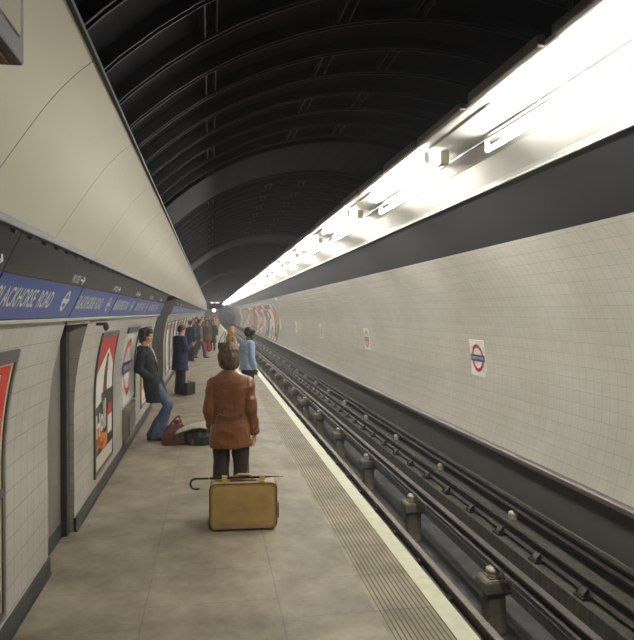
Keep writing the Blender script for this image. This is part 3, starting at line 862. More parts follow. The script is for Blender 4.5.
def person(label, loc, rz, h=1.75, pose=None, vox=0.011, coat=None, legs=None, hair=None, shoes=None, skin=None, head_yaw=0, head_pitch=0,
           curl=0.5, group=None, handdir=None, palm=None, extra=None, female=False):
    J = dict(DEF); J.update(pose or {}); f = h/1.75
    J = {k: V(*v)*f for k, v in J.items()}
    T = thing('person', label, 'person', loc, rz, group)
    skin = skin or M_skin
    HR = Matrix.Rotation(math.radians(head_yaw), 3, 'Z') @ Matrix.Rotation(math.radians(head_pitch), 3, 'X')
    HM = Matrix.Translation(J['head']) @ HR.to_4x4()
    # body
    b = MB()
    hd = MB(); head_shapes(hd, f); hd.xf(HM); b.add(hd.v, hd.f)
    b.tube([J['neck'] - V(0,0,.03), J['neck']*0.35 + J['head']*0.65 - V(0,.01,.02)*f], [.062*f, .054*f], 14)
    sp = [J['pelvis'] + (J['pelvis']-J['waist'])*0.8, J['pelvis'], J['waist'], J['chest'], J['chest']*0.25+J['neck']*0.75, J['neck']]
    W = [.13,.155,.13,.165,.12,.06] if not female else [.14,.165,.115,.145,.10,.055]
    D = [.085,.105,.095,.115,.085,.055]
    b.oval([(p.x, p.y, p.z, W[i]*f, D[i]*f) for i, p in enumerate(sp)])
    for s_ in 'RL':
        b.tube([J['sh'+s_], J['el'+s_], J['wr'+s_]], [.052*f,.041*f,.027*f], 12, round_caps=True)
        b.tube([J['hi'+s_], J['kn'+s_], J['an'+s_]], [.082*f,.055*f,.038*f], 12, round_caps=True)
    me = voxel(b, vox, 2)
    hb = MB()
    for s_, sg in (('R', 1), ('L', -1)):
        wr, el = J['wr'+s_], J['el'+s_]
        d = V(*handdir[s_]) if handdir and s_ in handdir else (wr - el).normalized()*0.7 + V(0,0,-.3)
        pn = V(*palm[s_]) if palm and s_ in palm else V(-sg, .2, 0)
        hand(hb, wr, d, pn, sg, curl, f)
    bm = bmesh.new(); bm.from_mesh(me); hm = fixn(hb.mesh('h', [])); bm.from_mesh(hm); bm.to_mesh(me); bm.free(); bpy.data.meshes.remove(hm)
    me.materials.clear(); me.materials.append(skin); me.name = 'body'
    link('body', me, T, True)
    for q in (-1, 1):
        e = MB(); e.ell(HM @ (V(q*.030,.0775,.004)*f), (.012*f,.007*f,.0055*f), 10, 6, rot=HR); e.build('eye', M_eye, T, True)
    e = MB(); e.ell(HM @ (V(0,.0935,-.062)*f), (.021*f,.003*f,.007*f), 10, 6, rot=HR); e.build('mouth', M_lips, T, True)
    # trousers or legs
    if legs:
        lm, rt, rk, ra = legs[:4]
        t = MB()
        if legs[4:] != ('skirt',):
            for s_ in 'RL':
                a, k_, n_ = J['hi'+s_], J['kn'+s_], J['an'+s_]
                t.tube([a + V(0,0,.05), a*0.5+k_*0.5, k_, k_*0.45+n_*0.55, n_ + V(0,0,-.045)*f], [rt*f, (rt+rk)*.5*f, rk*f, (rk+ra)*.5*f, ra*f], 16)
                t.ell(k_, (rk*f*1.02,)*3, 12, 8)
            t.oval([(sp[0].x, sp[0].y, sp[0].z, .15*f, .11*f), (sp[1].x, sp[1].y, sp[1].z, .165*f, .12*f), (sp[2].x, sp[2].y, sp[2].z, .14*f, .105*f)])
        else:
            t.oval([((sp[1].x)*1, sp[1].y, z*f, ww*f, ww*f*.8) for z, ww in ((.33,.25),(.5,.22),(.8,.18),(1.05,.14))])
        tm = voxel(t, vox, 2, 0.010*f, 5.5, (1.6,1.6,1.0), 3); tm.materials.append(lm); link('trousers' if legs[4:] != ('skirt',) else 'skirt', tm, T, True)
    # coat
    coat_ob = None
    if coat:
        t = MB(); cmx = coat['mat']; hem = coat['hem']*f; hw, hdp = coat.get('hemw', .235), coat.get('hemd', .165)
        hc = V(*coat['hemc'])*f if 'hemc' in coat else J['pelvis'] + (J['pelvis']-J['chest'])*0.25
        k = coat.get('bulk', 1.0)
        pts = [(hc.x, hc.y, hem, hw*f, hdp*f)]
        mid = (hem + J['pelvis'].z)/2; mc = (hc + J['pelvis'])/2
        if J['pelvis'].z - hem > .12: pts.append((mc.x, mc.y, mid, (hw*.95)*f, hdp*.96*f))
        sw = .9 if female else 1.0
        pts += [(J['pelvis'].x, J['pelvis'].y, J['pelvis'].z, .200*f*k, .140*f*k), (J['waist'].x, J['waist'].y, J['waist'].z, coat.get('waist', .185)*f*k, .128*f*k),
                (J['chest'].x, J['chest'].y, J['chest'].z, .210*f*k*sw, .138*f*k)]
        for fr, a, bq in ((.45,.208*sw,.125),(.72,.175*sw,.105),(.9,.115,.085),(1.05,.075,.070)):
            p = J['chest'] + (J['neck']-J['chest'])*fr; pts.append((p.x, p.y, p.z, a*f*k, bq*f*k))
        t.oval(pts, 28, e=2.3)
        sr = coat.get('sleeve', (.072,.060,.056))
        for s_ in 'RL':
            a, e_, w_ = J['sh'+s_], J['el'+s_], J['wr'+s_]
            t.tube([a, a*.5+e_*.5, e_, e_*.45+w_*.55, w_ + (w_-e_).normalized()*(-.01)], [sr[0]*f, (sr[0]+sr[1])*.5*f, sr[1]*f, (sr[1]+sr[2])*.5*f, sr[2]*f], 16)
            t.ell(a - V(0,0,.012), (sr[0]*f*.96,)*3, 14, 10); t.ell(e_, (sr[1]*f*1.03,)*3, 12, 8)
        cm_ = voxel(t, vox, 3, coat.get('wr', .012)*f, 5.0, (1.0,1.0,1.6), len(label)); cm_.materials.append(cmx)
        coat_ob = link(coat.get('name', 'coat'), cm_, T, True)
        cl = MB(); n = 20
        rr = []
        for (r1_, r2_, z) in ((.082,.074,-.055),(.074,.066,-.005),(.070,.062,.022),(.062,.054,.020),(.062,.054,-.03)):
            rr.append([J['neck'] + V(math.cos(2*math.pi*j/n)*r1_, math.sin(2*math.pi*j/n)*r2_ - .005, z - .022*max(0, math.sin(2*math.pi*j/n)))*f for j in range(n)])
        cl.rings(rr, cap=False); link('collar', fixn(cl.mesh('collar', coat.get('trim', cmx))), T, True)
    if hair:
        hmx, blobs, wv = hair
        t = MB()
        for ce, r in blobs: t.ell(V(*ce)*f, tuple(q*f for q in r), 18, 12)
        t.xf(HM); hm_ = voxel(t, min(vox, .012)*.9 if vox < .015 else vox, 2, wv*f, 16, (1.3,1.3,.35), 5); hm_.materials.append(hmx); link('hair', hm_, T, True)
    for s_ in 'RL':
        a, o_ = J['an'+s_], J['to'+s_]; d = (o_ - a); pit = max(0, a.z/f - .085); fw = V(d.x, d.y, 0).normalized(); d3 = V(d.x, d.y, (d.z + .055*f)).normalized()
        sd = fw.cross(V(0,0,1)); sole = a - V(0,0,.085*f)
        sole = V(a.x, a.y, a.z - .085*f)
        up = sd.cross(d3).normalized()
        if up.z < 0: up = -up
        t = MB(); rr = []
        for x, hw_, ht in ((-.075,.022,.055),(-.065,.034,.085),(-.02,.036,.095),(.03,.038,.08),(.08,.044,.055),(.13,.045,.042),(.17,.036,.032),(.188,.016,.018)):
            ce = sole + d3*x*f; ring = []
            for (uu, vv) in ((-1,0),(-1.02,.35),(-.85,.75),(-.4,1),(.4,1),(.85,.75),(1.02,.35),(1,0)):
                ring.append(ce + sd*uu*hw_*f + up*vv*ht*f)
            rr.append(ring)
        t.rings(rr); so = link('shoe', fixn(t.mesh('shoe', shoes or M_shoe)), T, True)
        t = MB(); ce = sole; t.rings([[ce + d3*x*f + sd*u*.034*f + up*z*f for u in (-1, 1) for _ in (0,)] + [ce + d3*x*f + sd*u*.034*f + up*z2*f for u in (1, -1)] for x, z, z2 in ((-.072,0.0,.022),(-.015,0.0,.022))])
        link('heel', fixn(t.mesh('heel', M_black)), so)
    if extra: extra(T, J, HM, f, coat_ob)
    return T

def on_surface(ob, cx, cy, ang, z, off=0.004, rad=0.7):
    me = ob.data; key = '_bvh'
    if key not in BV or BV[key][0] != ob.name:
        BV[key] = (ob.name, BVHTree.FromPolygons([v.co.copy() for v in me.vertices], [tuple(p.vertices) for p in me.polygons]))
    d = V(math.cos(ang), math.sin(ang), 0); hit = BV[key][1].ray_cast(V(cx, cy, z) + d*rad, -d)
    if hit[0] is None: return V(cx, cy, z) + d*.15
    return hit[0] + hit[1]*off
BV = {}
def ribbon(ob, cx, cy, pts, wd, off=0.005, th=0.004):
    """strip that follows the cloth: pts = (angle, z)"""
    mb = MB(); n = len(pts)
    A = [on_surface(ob, cx, cy, math.radians(a), z + wd/2, off) for a, z in pts]; B_ = [on_surface(ob, cx, cy, math.radians(a), z - wd/2, off) for a, z in pts]
    rr = []
    for p, q in zip(A, B_):
        dn = V(p.x-cx, p.y-cy, 0).normalized()*th; rr.append([p, q, q - dn*3, p - dn*3])
    mb.rings(rr); return fixn(mb.mesh('ribbon', []))
def vribbon(ob, cx, cy, pts, wd, off=0.005, th=0.004):
    mb = MB(); rr = []
    for a, z in pts:
        p = on_surface(ob, cx, cy, math.radians(a), z, off); dn = V(p.x-cx, p.y-cy, 0).normalized(); sd = V(-dn.y, dn.x, 0)*wd/2
        rr.append([p+sd, p-sd, p-sd-dn*th*3, p+sd-dn*th*3])
    mb.rings(rr); return fixn(mb.mesh('ribbon', []))

def G(u, v, d=0):      # ground point under a picture position
    zc = 650*2.03/(v-312.5); X = (u-211)*zc/658.6; return (X, (zc - X*.161)/.987)
def at(u, zc): X = (u-211)*zc/658.6; return (X, (zc - X*.161)/.987, 0)

# hair cuts, in head space
bob = [((0,-.03,.045),(.094,.100,.090)), ((0,-.055,-.01),(.100,.080,.095)), ((.062,-.03,-.05),(.040,.055,.075)), ((-.062,-.03,-.05),(.040,.055,.075)), ((0,-.065,-.075),(.080,.050,.055)), ((0,.035,.09),(.065,.05,.032))]
shag = [((0,-.022,.050),(.092,.100,.086)), ((0,-.050,.0),(.092,.075,.085)), ((.066,-.02,-.01),(.030,.045,.062)), ((-.066,-.02,-.01),(.030,.045,.062)), ((0,-.06,-.06),(.066,.045,.055)), ((0,.055,.082),(.062,.042,.034))]
short = [((0,-.024,.052),(.083,.093,.078)), ((0,-.055,.0),(.078,.058,.075)), ((.066,-.025,.02),(.018,.040,.045)), ((-.066,-.025,.02),(.018,.040,.045)), ((0,.045,.088),(.055,.035,.026))]
longw = [((0,-.022,.050),(.093,.100,.084)), ((0,-.05,-.03),(.105,.085,.115)), ((.075,-.015,-.06),(.042,.055,.095)), ((-.075,-.015,-.06),(.042,.055,.095)), ((0,-.065,-.14),(.095,.055,.075)), ((0,.05,.08),(.062,.042,.03))]
afro = [((0,-.030,.060),(.104,.112,.092)), ((0,-.045,.01),(.100,.090,.085)), ((0,.04,.085),(.075,.055,.045))]

# --- man in the brown leather jacket
def ex_brown(T, J, HM, f, ob):
    cx, cy = 0, 0
    me = ribbon(ob, cx, cy, [(a, (1.075 - .065*math.cos(math.radians((a-270)*1.15)))*f) for a in range(212, 329, 6)], .045, .006); me.materials.append(M_leather2); link('half_belt', me, T)
    me = ribbon(ob, cx, cy, [(a, 1.315*f) for a in range(236, 305, 6)], .007, .004); me.materials.append(M_leather2); link('yoke_seam', me, T)
    for a in (245, 295):
        me = vribbon(ob, cx, cy, [(a, z*f) for z in frange(1.05, 1.31, 8)], .006, .004); me.materials.append(M_leather2); link('back_seam', me, T)
    me = vribbon(ob, cx, cy, [(270, z*f) for z in frange(.74, 1.0, 8)], .007, .004); me.materials.append(M_leather2); link('vent_seam', me, T)
    for a in (222, 318):
        p = on_surface(ob, cx, cy, math.radians(a), (1.075 - .065*math.cos(math.radians((a-270)*1.15)))*f, .012); t = MB(); t.ell(p, (.011,.011,.011), 10, 6); t.build('button', M_leather2, T, True)
    # shirt collar at the neck
    t = MB(); t.tube([J['neck']+V(0,0,-.03), J['neck']+V(0,.010,.026)*f], [.062*f, .058*f], 16); t.build('shirt_collar', M_shirt, T, True)
    # wrap-around cuffs
    for s_ in 'RL':
        w_, e_ = J['wr'+s_], J['el'+s_]; d = (w_-e_).normalized(); t = MB(); t.tube([w_-d*.05, w_-d*.005], [.060*f, .059*f], 16); t.build('cuff', M_leather2, T, True)
x, y, _ = at(230.6, 6.45)
man1 = person('person in a brown leather jacket seen from behind, standing behind the tan suitcase', (x, y, 0), math.radians(-8), 1.72,
    dict(neck=(0,-.01,1.475), head=(0,.015,1.63), shR=(.168,-.01,1.368), shL=(-.168,-.01,1.368), elR=(.212,-.04,1.09), wrR=(.232,.05,.84), elL=(-.214,-.04,1.09), wrL=(-.190,.08,.86),
         anL=(-.095,-.02,.085), knL=(-.10,.02,.5)),
    .0095, dict(mat=M_leather, hem=.715, hemw=.215, hemd=.155, hemc=(0,-.005,.7), name='leather_jacket', trim=M_leather2, wr=.014, sleeve=(.070,.060,.056), waist=.170, bulk=.95),
    (M_trous, .098, .080, .088), (M_hair_br, [((x_,y_-.005,z_-.008),(a_*1.10,b_*1.08,c_*1.10)) for (x_,y_,z_),(a_,b_,c_) in bob], .010), M_shoe, head_yaw=-22, head_pitch=-4, curl=.6, handdir={'R': (.05,.1,-1)}, palm={'R': (-1,.3,0)}, extra=ex_brown)
# folded paper in that hand
t = MB(); n = 14
hx = Matrix.Translation((x, y, 0)) @ Matrix.Rotation(math.radians(-8), 4, 'Z')
rr = []
for i in range(n):
    a = i/(n-1); z = .70 + a*.20; yy = -.02 + .05*math.sin(a*2.6); rr.append([V(.225, yy-.045, z), V(.229, yy-.045, z), V(.236, yy+.035, z), V(.232, yy+.035, z)])
t.rings(rr); t.xf(hx)
tag(link('folded_paper', fixn(t.mesh('folded_paper', mat('paper_tan', c(196,164,110), 0.7, 0.06, 10)))), 'folded tan paper hanging from the hand of the leather jacket wearer', 'paper')

# --- man leaning on the wall, black coat and jeans (faces the track)
def ex_lean(T, J, HM, f, ob):
    cx, cy = J['chest'].x, J['chest'].y
    for z in (1.30, 1.20, 1.08, .96):
        cc = J['chest'].lerp(J['pelvis'], max(0, min(1.1, (1.28-z)/.33)))
        for a in (72,):
            p = on_surface(ob, cc.x, cc.y, math.radians(a), z*f, .006); t = MB(); t.ell(p, (.016,.016,.016), 10, 6); t.build('button', M_shoeb, T, True)
    me = vribbon(ob, J['waist'].x, J['waist'].y, [(84, z*f) for z in frange(1.34, .80, 12)], .012, .004); me.materials.append(M_dark); link('front_edge', me, T)
    # shirt and scarf showing at the open neck
    t = MB(); t.tube([J['neck']+V(0,.165,-.24), J['neck']+V(0,.110,-.10), J['neck']+V(0,.062,.0)], [.030,.042,.034], 12, flat=1.0); t.build('shirt', M_shirt, T, True)
    for q in (-1, 1):
        t = MB(); t.tube([J['neck']+V(q*.060,.035,.015), J['neck']+V(q*.048,.100,-.07), J['neck']+V(q*.030,.160,-.20), J['neck']+V(q*.022,.205,-.34)], [.022,.022,.020,.016], 10); t.build('scarf', M_scarf, T, True)
    # hood / wide collar lying on the back
    t = MB(); t.ell(J['neck']+V(0,-.075,-.03), (.125,.05,.06), 16, 10); t.build('hood', M_coat_b, T, True)
    me = ribbon(ob, 0, J['pelvis'].y, [(a, .93*f) for a in range(8, 44, 5)], .05, .008); me.materials.append(M_dark); link('pocket_flap', me, T)
x, y = -0.88, 10.62
person('person in a black coat and blue jeans leaning on the wall beside the name board', (x, y, 0), math.radians(-100), 1.80,
    dict(pelvis=(0,-.03,.94), waist=(0,-.085,1.07), chest=(0,-.14,1.26), neck=(0,-.155,1.44), head=(0,-.135,1.605),
         shR=(.170,-.155,1.37), elR=(.235,-.190,1.11), wrR=(.165,-.01,.955), shL=(-.170,-.155,1.37), elL=(-.235,-.18,1.11), wrL=(-.165,.0,.955),
         hiR=(.09,-.02,.91), knR=(.09,.225,.545), anR=(.07,-.03,.10), toR=(.07,.13,.045), hiL=(-.09,-.02,.91), knL=(-.09,.17,.52), anL=(-.08,.06,.085), toL=(-.10,.23,.03)),
    .0105, dict(mat=M_coat_b, hem=.60, hemw=.225, hemd=.165, hemc=(0,.035,.6), wr=.006, bulk=1.04, sleeve=(.072,.066,.060)),
    (M_jeans, .086, .078, .098), (M_hair_dk, shag, .012), M_shoeb, head_yaw=-6, head_pitch=-4, curl=.4, handdir={'R': (-.15,.2,-1), 'L': (.15,.2,-1)}, extra=ex_lean)

# --- man in navy coat reading
def ex_cuff(T, J, HM, f, ob):
    for s_ in 'RL':
        w_, e_ = J['wr'+s_], J['el'+s_]; d = (w_-e_).normalized(); t = MB(); t.tube([w_-d*.02, w_+d*.012], [.036, .036], 12); t.build('shirt_cuff', M_shirt, T, True)
    t = MB(); t.tube([J['neck']+V(0,0,-.01), J['neck']+V(0,.004,.030)], [.066, .060], 14); t.build('shirt_collar', M_shirt, T, True)
reading = dict(elR=(.225,.03,1.14), wrR=(.10,.27,1.20), elL=(-.225,.03,1.14), wrL=(-.10,.27,1.20), neck=(0,.01,1.455), head=(0,.045,1.605))
x, y, _ = at(180, 16.2)
person('person in a long navy coat reading with bowed head, black briefcase at the feet', (x, y, 0), math.radians(-58), 1.73, reading, .012,
    dict(mat=M_navycoat, hem=.60, hemw=.245, hemd=.185, bulk=1.12, wr=.010, sleeve=(.085,.074,.066)), (M_dark, .095, .075, .078), (M_hair_dk, short, .006), M_shoe,
    head_pitch=-24, head_yaw=-6, curl=.7, handdir={'R': (-.5,.7,.1), 'L': (.5,.7,.1)}, palm={'R': (-.3,0,1), 'L': (.3,0,1)}, extra=ex_cuff)
M_paper = mat('paper_white', c(206,204,192), 0.7)
hx = Matrix.Translation((x, y, 0)) @ Matrix.Rotation(math.radians(-58), 4, 'Z')
t = MB(); t.rings([[V(-.09,.33,1.165), V(0,.345,1.155), V(.09,.33,1.165), V(.09,.333,1.17), V(0,.348,1.16), V(-.09,.333,1.17)], [V(-.09,.40,1.28), V(0,.415,1.27), V(.09,.40,1.28), V(.09,.403,1.285), V(0,.418,1.275), V(-.09,.403,1.285)]]); t.xf(hx)
tag(link('booklet', fixn(t.mesh('booklet', M_paper))), 'small white booklet held open by the navy coat wearer', 'book')

# --- bearded man in pale blue jacket
def ex_beard(T, J, HM, f, ob):
    t = MB()
    for ce, r in (((0,.062,-.085),(.050,.048,.040)), ((.050,.035,-.055),(.020,.040,.045)), ((-.050,.035,-.055),(.020,.040,.045)), ((0,.090,-.046),(.026,.014,.008))): t.ell(V(*ce)*f, tuple(q*f for q in r), 14, 10)
    t.xf(HM); m_ = voxel(t, .010, 1, .006, 30); m_.materials.append(M_hair_blk); link('beard', m_, T, True)
    me = ribbon(ob, 0, 0, [(a, .98*f) for a in range(205, 336, 6)], .03, .004); me.materials.append(M_lblue); link('waist_seam', me, T)
    for q in (-1, 1):
        t = MB(); n = J['neck']
        t.rings([[n+V(q*.07,.02,.02), n+V(q*.075,.10,-.05), n+V(q*.12,.06,-.045), n+V(q*.10,-.02,.0)], [n+V(q*.07,.02,.03), n+V(q*.075,.105,-.04), n+V(q*.12,.065,-.035), n+V(q*.10,-.02,.01)]]); link('collar_flap', fixn(t.mesh('collar_flap', M_lblue)), T)
x, y, _ = at(247.5, 13.7)
person('bearded person in a pale blue jacket near the platform edge, looking down', (x, y, 0), math.radians(-62), 1.72,
    dict(neck=(0,.015,1.455), head=(0,.055,1.60), elR=(.225,-.03,1.12), wrR=(.225,.05,.86), chest=(0,.0,1.28)), .0115,
    dict(mat=M_lblue, hem=.84, hemw=.205, hemd=.15, name='jacket', wr=.012, sleeve=(.072,.062,.056)), (M_dark, .095, .075, .085), (M_hair_blk, afro, .006), M_shoe, skin=M_skin_d,
    head_pitch=-26, head_yaw=-10, extra=ex_beard)
# --- blonde
x, y, _ = at(231, 18.6)
person('person with long wavy blonde hair in a tan coat, beyond the bearded one', (x, y, 0), math.radians(-62), 1.64,
    dict(reading, wrR=(.09,.24,1.16), wrL=(-.09,.24,1.16)), .014, dict(mat=M_tan, hem=.55, hemw=.22, hemd=.17, wr=.010, waist=.165), (M_dark, .085, .06, .06), (M_hair_bl, longw, .016), M_shoeb,
    head_pitch=-16, female=True, curl=.7, handdir={'R': (-.5,.7,.2), 'L': (.5,.7,.2)}, palm={'R': (-.3,0,1), 'L': (.3,0,1)})
t = thing('shoulder_bag', 'small dark shoulder bag hanging at the side of the blonde passenger', 'bag', (x-.26, y-.06, .98))
m = MB(); m.rings([[(sx*hx_, sy*.05, z) for sx, sy in ((-1,-1),(1,-1),(1,1),(-1,1))] for z, hx_ in ((0,.10),(.04,.115),(.17,.11),(.20,.09))]); bevel(link('body', fixn(m.mesh('b', M_black)), t), .012)
m = MB(); m.tube([(-.08,0,.19), (-.02,.02,.36), (.10,.03,.52), (.12,.03,.50), (.06,0,.32), (.08,0,.19)], .008, 6); m.build('strap', M_black, t)
# --- far group
walk = dict(hiR=(.09,0,.92), knR=(.10,.16,.53), anR=(.10,.24,.085), toR=(.11,.42,.03), knL=(-.10,-.02,.50), anL=(-.10,-.22,.085), toL=(-.11,-.05,.03))
G1 = 'passengers waiting further along the platform'
specs = [
 ('person in a grey suit stepping forward in the middle of the platform group', 199.5, 29.0, -80, 1.74, walk, dict(mat=M_greycloth, hem=.80, hemw=.21, hemd=.155, bulk=1.05), (M_greycloth,.10,.075,.085), (M_hair_dk, short, .005), M_shoe, False, None),
 ('person in a navy jacket just left of the one in the grey suit', 190.5, 27.0, -40, 1.70, {}, dict(mat=M_navycoat, hem=.80, hemw=.21, hemd=.16), (M_dark,.095,.075,.08), (M_hair_dk, short, .005), M_shoe, False, None),
 ('person in an olive coat over a red skirt, right of the grey suit', 207.0, 33.5, 175, 1.66, {}, dict(mat=M_olive, hem=.62, hemw=.26, hemd=.19), (M_redc,.09,.08,.12), (M_hair_dk, shag, .006), M_shoeb, True, None),
 ('person in a long dark green coat beside the olive one', 212.6, 34.6, 160, 1.64, {}, dict(mat=M_green, hem=.45, hemw=.22, hemd=.17), (M_dark,.085,.06,.055), (M_hair_dk, bob, .006), M_shoe, True, None),
 ('person in a beige raincoat facing the camera behind the dark green coat', 213.6, 44.0, 170, 1.76, {}, dict(mat=M_beige, hem=.50, hemw=.23, hemd=.17), (M_dark,.09,.07,.07), (M_hair_gr, short, .005), M_shoe, False, None),
 ('dark haired person in dark clothes behind the grey suit', 196.5, 38.0, 150, 1.78, {}, dict(mat=M_dark, hem=.75, hemw=.22, hemd=.16), (M_dark,.09,.07,.075), (M_hair_dk, shag, .006), M_shoe, False, None),
 ('person in a brown coat at the back of the group, left of centre', 202.0, 41.0, 170, 1.76, {}, dict(mat=M_leather2, hem=.70, hemw=.22, hemd=.16), (M_dark,.09,.07,.075), (M_hair_dk, short, .005), M_shoe, False, None),
 ('person in a black coat at the back of the group, right of centre', 205.5, 42.5, -170, 1.76, {}, dict(mat=M_coat_b, hem=.60, hemw=.22, hemd=.16), (M_dark,.09,.07,.075), (M_hair_br, shag, .006), M_shoe, False, None),
 ('person in a grey coat close to the wall, behind the navy jacket', 193.5, 35.0, 120, 1.72, {}, dict(mat=M_greycloth, hem=.70, hemw=.22, hemd=.16), (M_dark,.09,.07,.075), (M_hair_br, short, .005), M_shoe, False, None),
 ('small far person in a tan coat near the end of the platform', 216.3, 58.0, 180, 1.75, {}, dict(mat=M_tan, hem=.55, hemw=.22, hemd=.16), (M_dark,.09,.07,.075), (M_hair_dk, short, .005), M_shoe, False, None),
 ('small far person in dark clothes beyond the group', 209.0, 52.0, 165, 1.78, {}, dict(mat=M_dark, hem=.70, hemw=.22, hemd=.16), (M_dark,.09,.07,.075), (M_hair_br, short, .005), M_shoe, False, None),
]
for (lb, u, zc, rz, h, ps, ct, lg, hr, sh, fem, ex) in specs:
    person(lb, at(u, zc), math.radians(rz), h, ps, .02, ct, lg, hr, sh, female=fem, group=G1)

# ------------------------------------------------------------------ luggage
def rbox(w_, d_, h_, r, n=6, z0=0.0):
    """upright box with rounded corners in the front view; swept in depth"""
    P = []
    for cx_, cz_, a0_ in ((w_/2-r, h_-r, 0), (-w_/2+r, h_-r, 90), (-w_/2+r, r, 180), (w_/2-r, r, 270)):
        for i in range(n+1):
            a = math.radians(a0_ + 90*i/n); P.append((cx_ + r*math.cos(a), cz_ + r*math.sin(a) + z0))
    return P
M_tanl = mat('tan_leather', c(186,156,98), 0.36, 0.12, 6, 0.25, bscale=9)
M_tan2 = mat('tan_leather_side', c(166,136,84), 0.4, 0.12, 8, 0.2)
M_pipe = mat('piping_dark', c(70,58,40), 0.5)
M_brass = mat('brass', c(190,160,96), 0.3, metal=0.9)
x, y = G(243.5, 530.5)
t = thing('suitcase', 'tan leather suitcase standing on the platform with an umbrella on top', 'suitcase', (x, y+.06, 0), math.radians(-3))
t.scale = (1.06, 1, 1.0)
P = rbox(.60, .2, .435, .055, z0=.012)
m = MB(); m.rings([[(p[0]*k, yy, .23+(p[1]-.23)*k) for p in P] for yy, k in ((-.098,.955),(-.088,.99),(-.07,1),(.07,1),(.088,.99),(.098,.955))])
me = fixn(m.mesh('shell', M_tan2)); link('shell', me, t)
# soft front face, slightly bulged and dented
for sg in (-1,):
    nx, nz_ = 30, 22; vs = []
    for j in range(nz_+1):
        for i in range(nx+1):
            a, b_ = (i/nx-.5)*2, (j/nz_-.5)*2
            rc = .80; ax, az = abs(a), abs(b_)
            px, pz = a*.274, .23 + b_*.196
            q = max(0, ax-rc)/(1-rc); w_ = max(0, az-rc)/(1-rc)
            if q > 0 and w_ > 0:
                k = 1 - (1-1/math.sqrt(2))*min(q, w_)*0.9
                px = math.copysign((rc + (ax-rc)*k)*.274, a); pz = .23 + math.copysign((rc+(az-rc)*k)*.196, b_)
            bul = .012*(1-a**4)*(1-b_**4) + .006*noise.noise(V(a*2.2, b_*1.8, 3)) * (1-a*a)*(1-b_*b_)
            vs.append((px, sg*(.097 + bul), pz))
    m = MB(); m.add(vs, [(j*(nx+1)+i, j*(nx+1)+i+1, (j+1)*(nx+1)+i+1, (j+1)*(nx+1)+i) for j in range(nz_) for i in range(nx)])
    link('front_panel', m.mesh('front_panel', M_tanl), t, True)
for yy in (-.095, .095):
    Q = [V(p[0]*.965, yy, .23+(p[1]-.23)*.965) for p in P]; m = MB(); m.tube(Q + Q[:2], .0055, 8); link('piping', fixn(m.mesh('piping', M_pipe)), t, True)
m = MB(); m.box(-.115, .115, -.030, .030, .447, .453); bevel(m.build('handle_plate', M_pipe, t), .002)
m = MB(); m.tube([(-.085,0,.455), (-.075,0,.487), (-.04,0,.502), (.04,0,.502), (.075,0,.487), (.085,0,.455)], [.009,.011,.013,.013,.011,.009], 10); m.build('handle', M_tanl, t, True)
for sx in (-1, 1):
    m = MB(); m.rings([[(sx*.165-.024, yy, zz), (sx*.165+.024, yy, zz), (sx*.165+.024, yy*.9, zz-.006), (sx*.165-.024, yy*.9, zz-.006)] for yy, zz in ((-.07,.449),(-.04,.458),(-.028,.492),(0,.500),(.028,.492),(.04,.458),(.07,.449))]); link('strap', fixn(m.mesh('strap', M_tanl)), t)
    m = MB(); m.box(sx*.165-.014, sx*.165+.014, -.078, -.062, .44, .456); m.build('buckle', M_brass, t)
for sx in (-1, 1):
    for sy in (-1, 1):
        m = MB(); m.tube([(sx*.24, sy*.07, 0), (sx*.24, sy*.07, .016)], .012, 8); m.build('foot', M_brass, t)
m = MB(); m.rings([[(.302, -.05, .0+z), (.312, -.05, z), (.318, .03, z), (.302, .03, z)] for z in (.10,.18,.24)]); link('label_tag', fixn(m.mesh('label_tag', mat('tag_blue', c(60,70,90), 0.5))), t)
Rz = Matrix.Translation((x, y+.10, 0)) @ Matrix.Rotation(math.radians(-3), 4, 'Z')
t = thing('umbrella', 'rolled black umbrella with a crook handle lying across the tan suitcase', 'umbrella', (x+.03, y+.06, .476), math.radians(-3))
pts = [(-.34,0,0)]
m = MB(); m.tube([(-.345,0,-.002), (-.30,0,0), (.0,0,0), (.18,0,0), (.235,0,0)], [.010,.0135,.013,.009,.006], 12); m.build('canopy', M_black, t, True)
m = MB(); m.tube([(.23,0,0), (.31,0,0)], .0045, 8); m.build('tip', M_black, t, True)
m = MB(); m.tube([(.31,0,0), (.345,0,0)], .004, 8); m.build('ferrule', M_brass, t, True)
cr = [(-.345,0,-.002), (-.42,0,-.001), (-.475,0,-.001)] + [(-.475 - .048*math.sin(math.radians(a)), 0, -.05 + .049*math.cos(math.radians(a))) for a in range(20, 181, 16)] + [(-.465,0,-.1),(-.445,0,-.097)]
m = MB(); m.tube(cr, .0095, 10, round_caps=True); m.build('crook_handle', M_black, t, True)
m = MB(); m.tube([(-.355,0,-.002), (-.345,0,-.002)], .0125, 10); m.build('collar', M_brass, t, True)

# burgundy holdall
M_burg = mat('burgundy_leather', c(98,50,44), 0.32, 0.3, 12, 0.3); M_stripe = mat('strap_green', c(70,74,56), 0.5)
x, y = G(175, 445.5)
t = thing('holdall_bag', 'burgundy leather holdall with gathered top, left of the black bag', 'bag', (x, y+.10, 0), math.radians(4))
m = MB(); m.oval([(0,0,0,.20,.10),(0,0,.015,.215,.115),(-.005,0,.10,.205,.12),(0,0,.20,.175,.10),(.01,0,.27,.14,.06),(.01,0,.31,.10,.025)], 28, e=3.2)
me = voxel(m, .012, 2, .014, 7, (1,1,1), 9); me.materials.append(M_burg); link('body', me, t, True)
m = MB(); me = None
for sy in (-1, 1):
    m = MB(); m.tube([(-.10, sy*.055, .26), (-.06, sy*.04, .33), (.0, sy*.015, .40), (.05+sy*.02, 0, .435), (.06, sy*.01, .40), (.09, sy*.03, .33), (.12, sy*.05, .26)], .010, 8, round_caps=True); m.build('handle', M_burg, t, True)
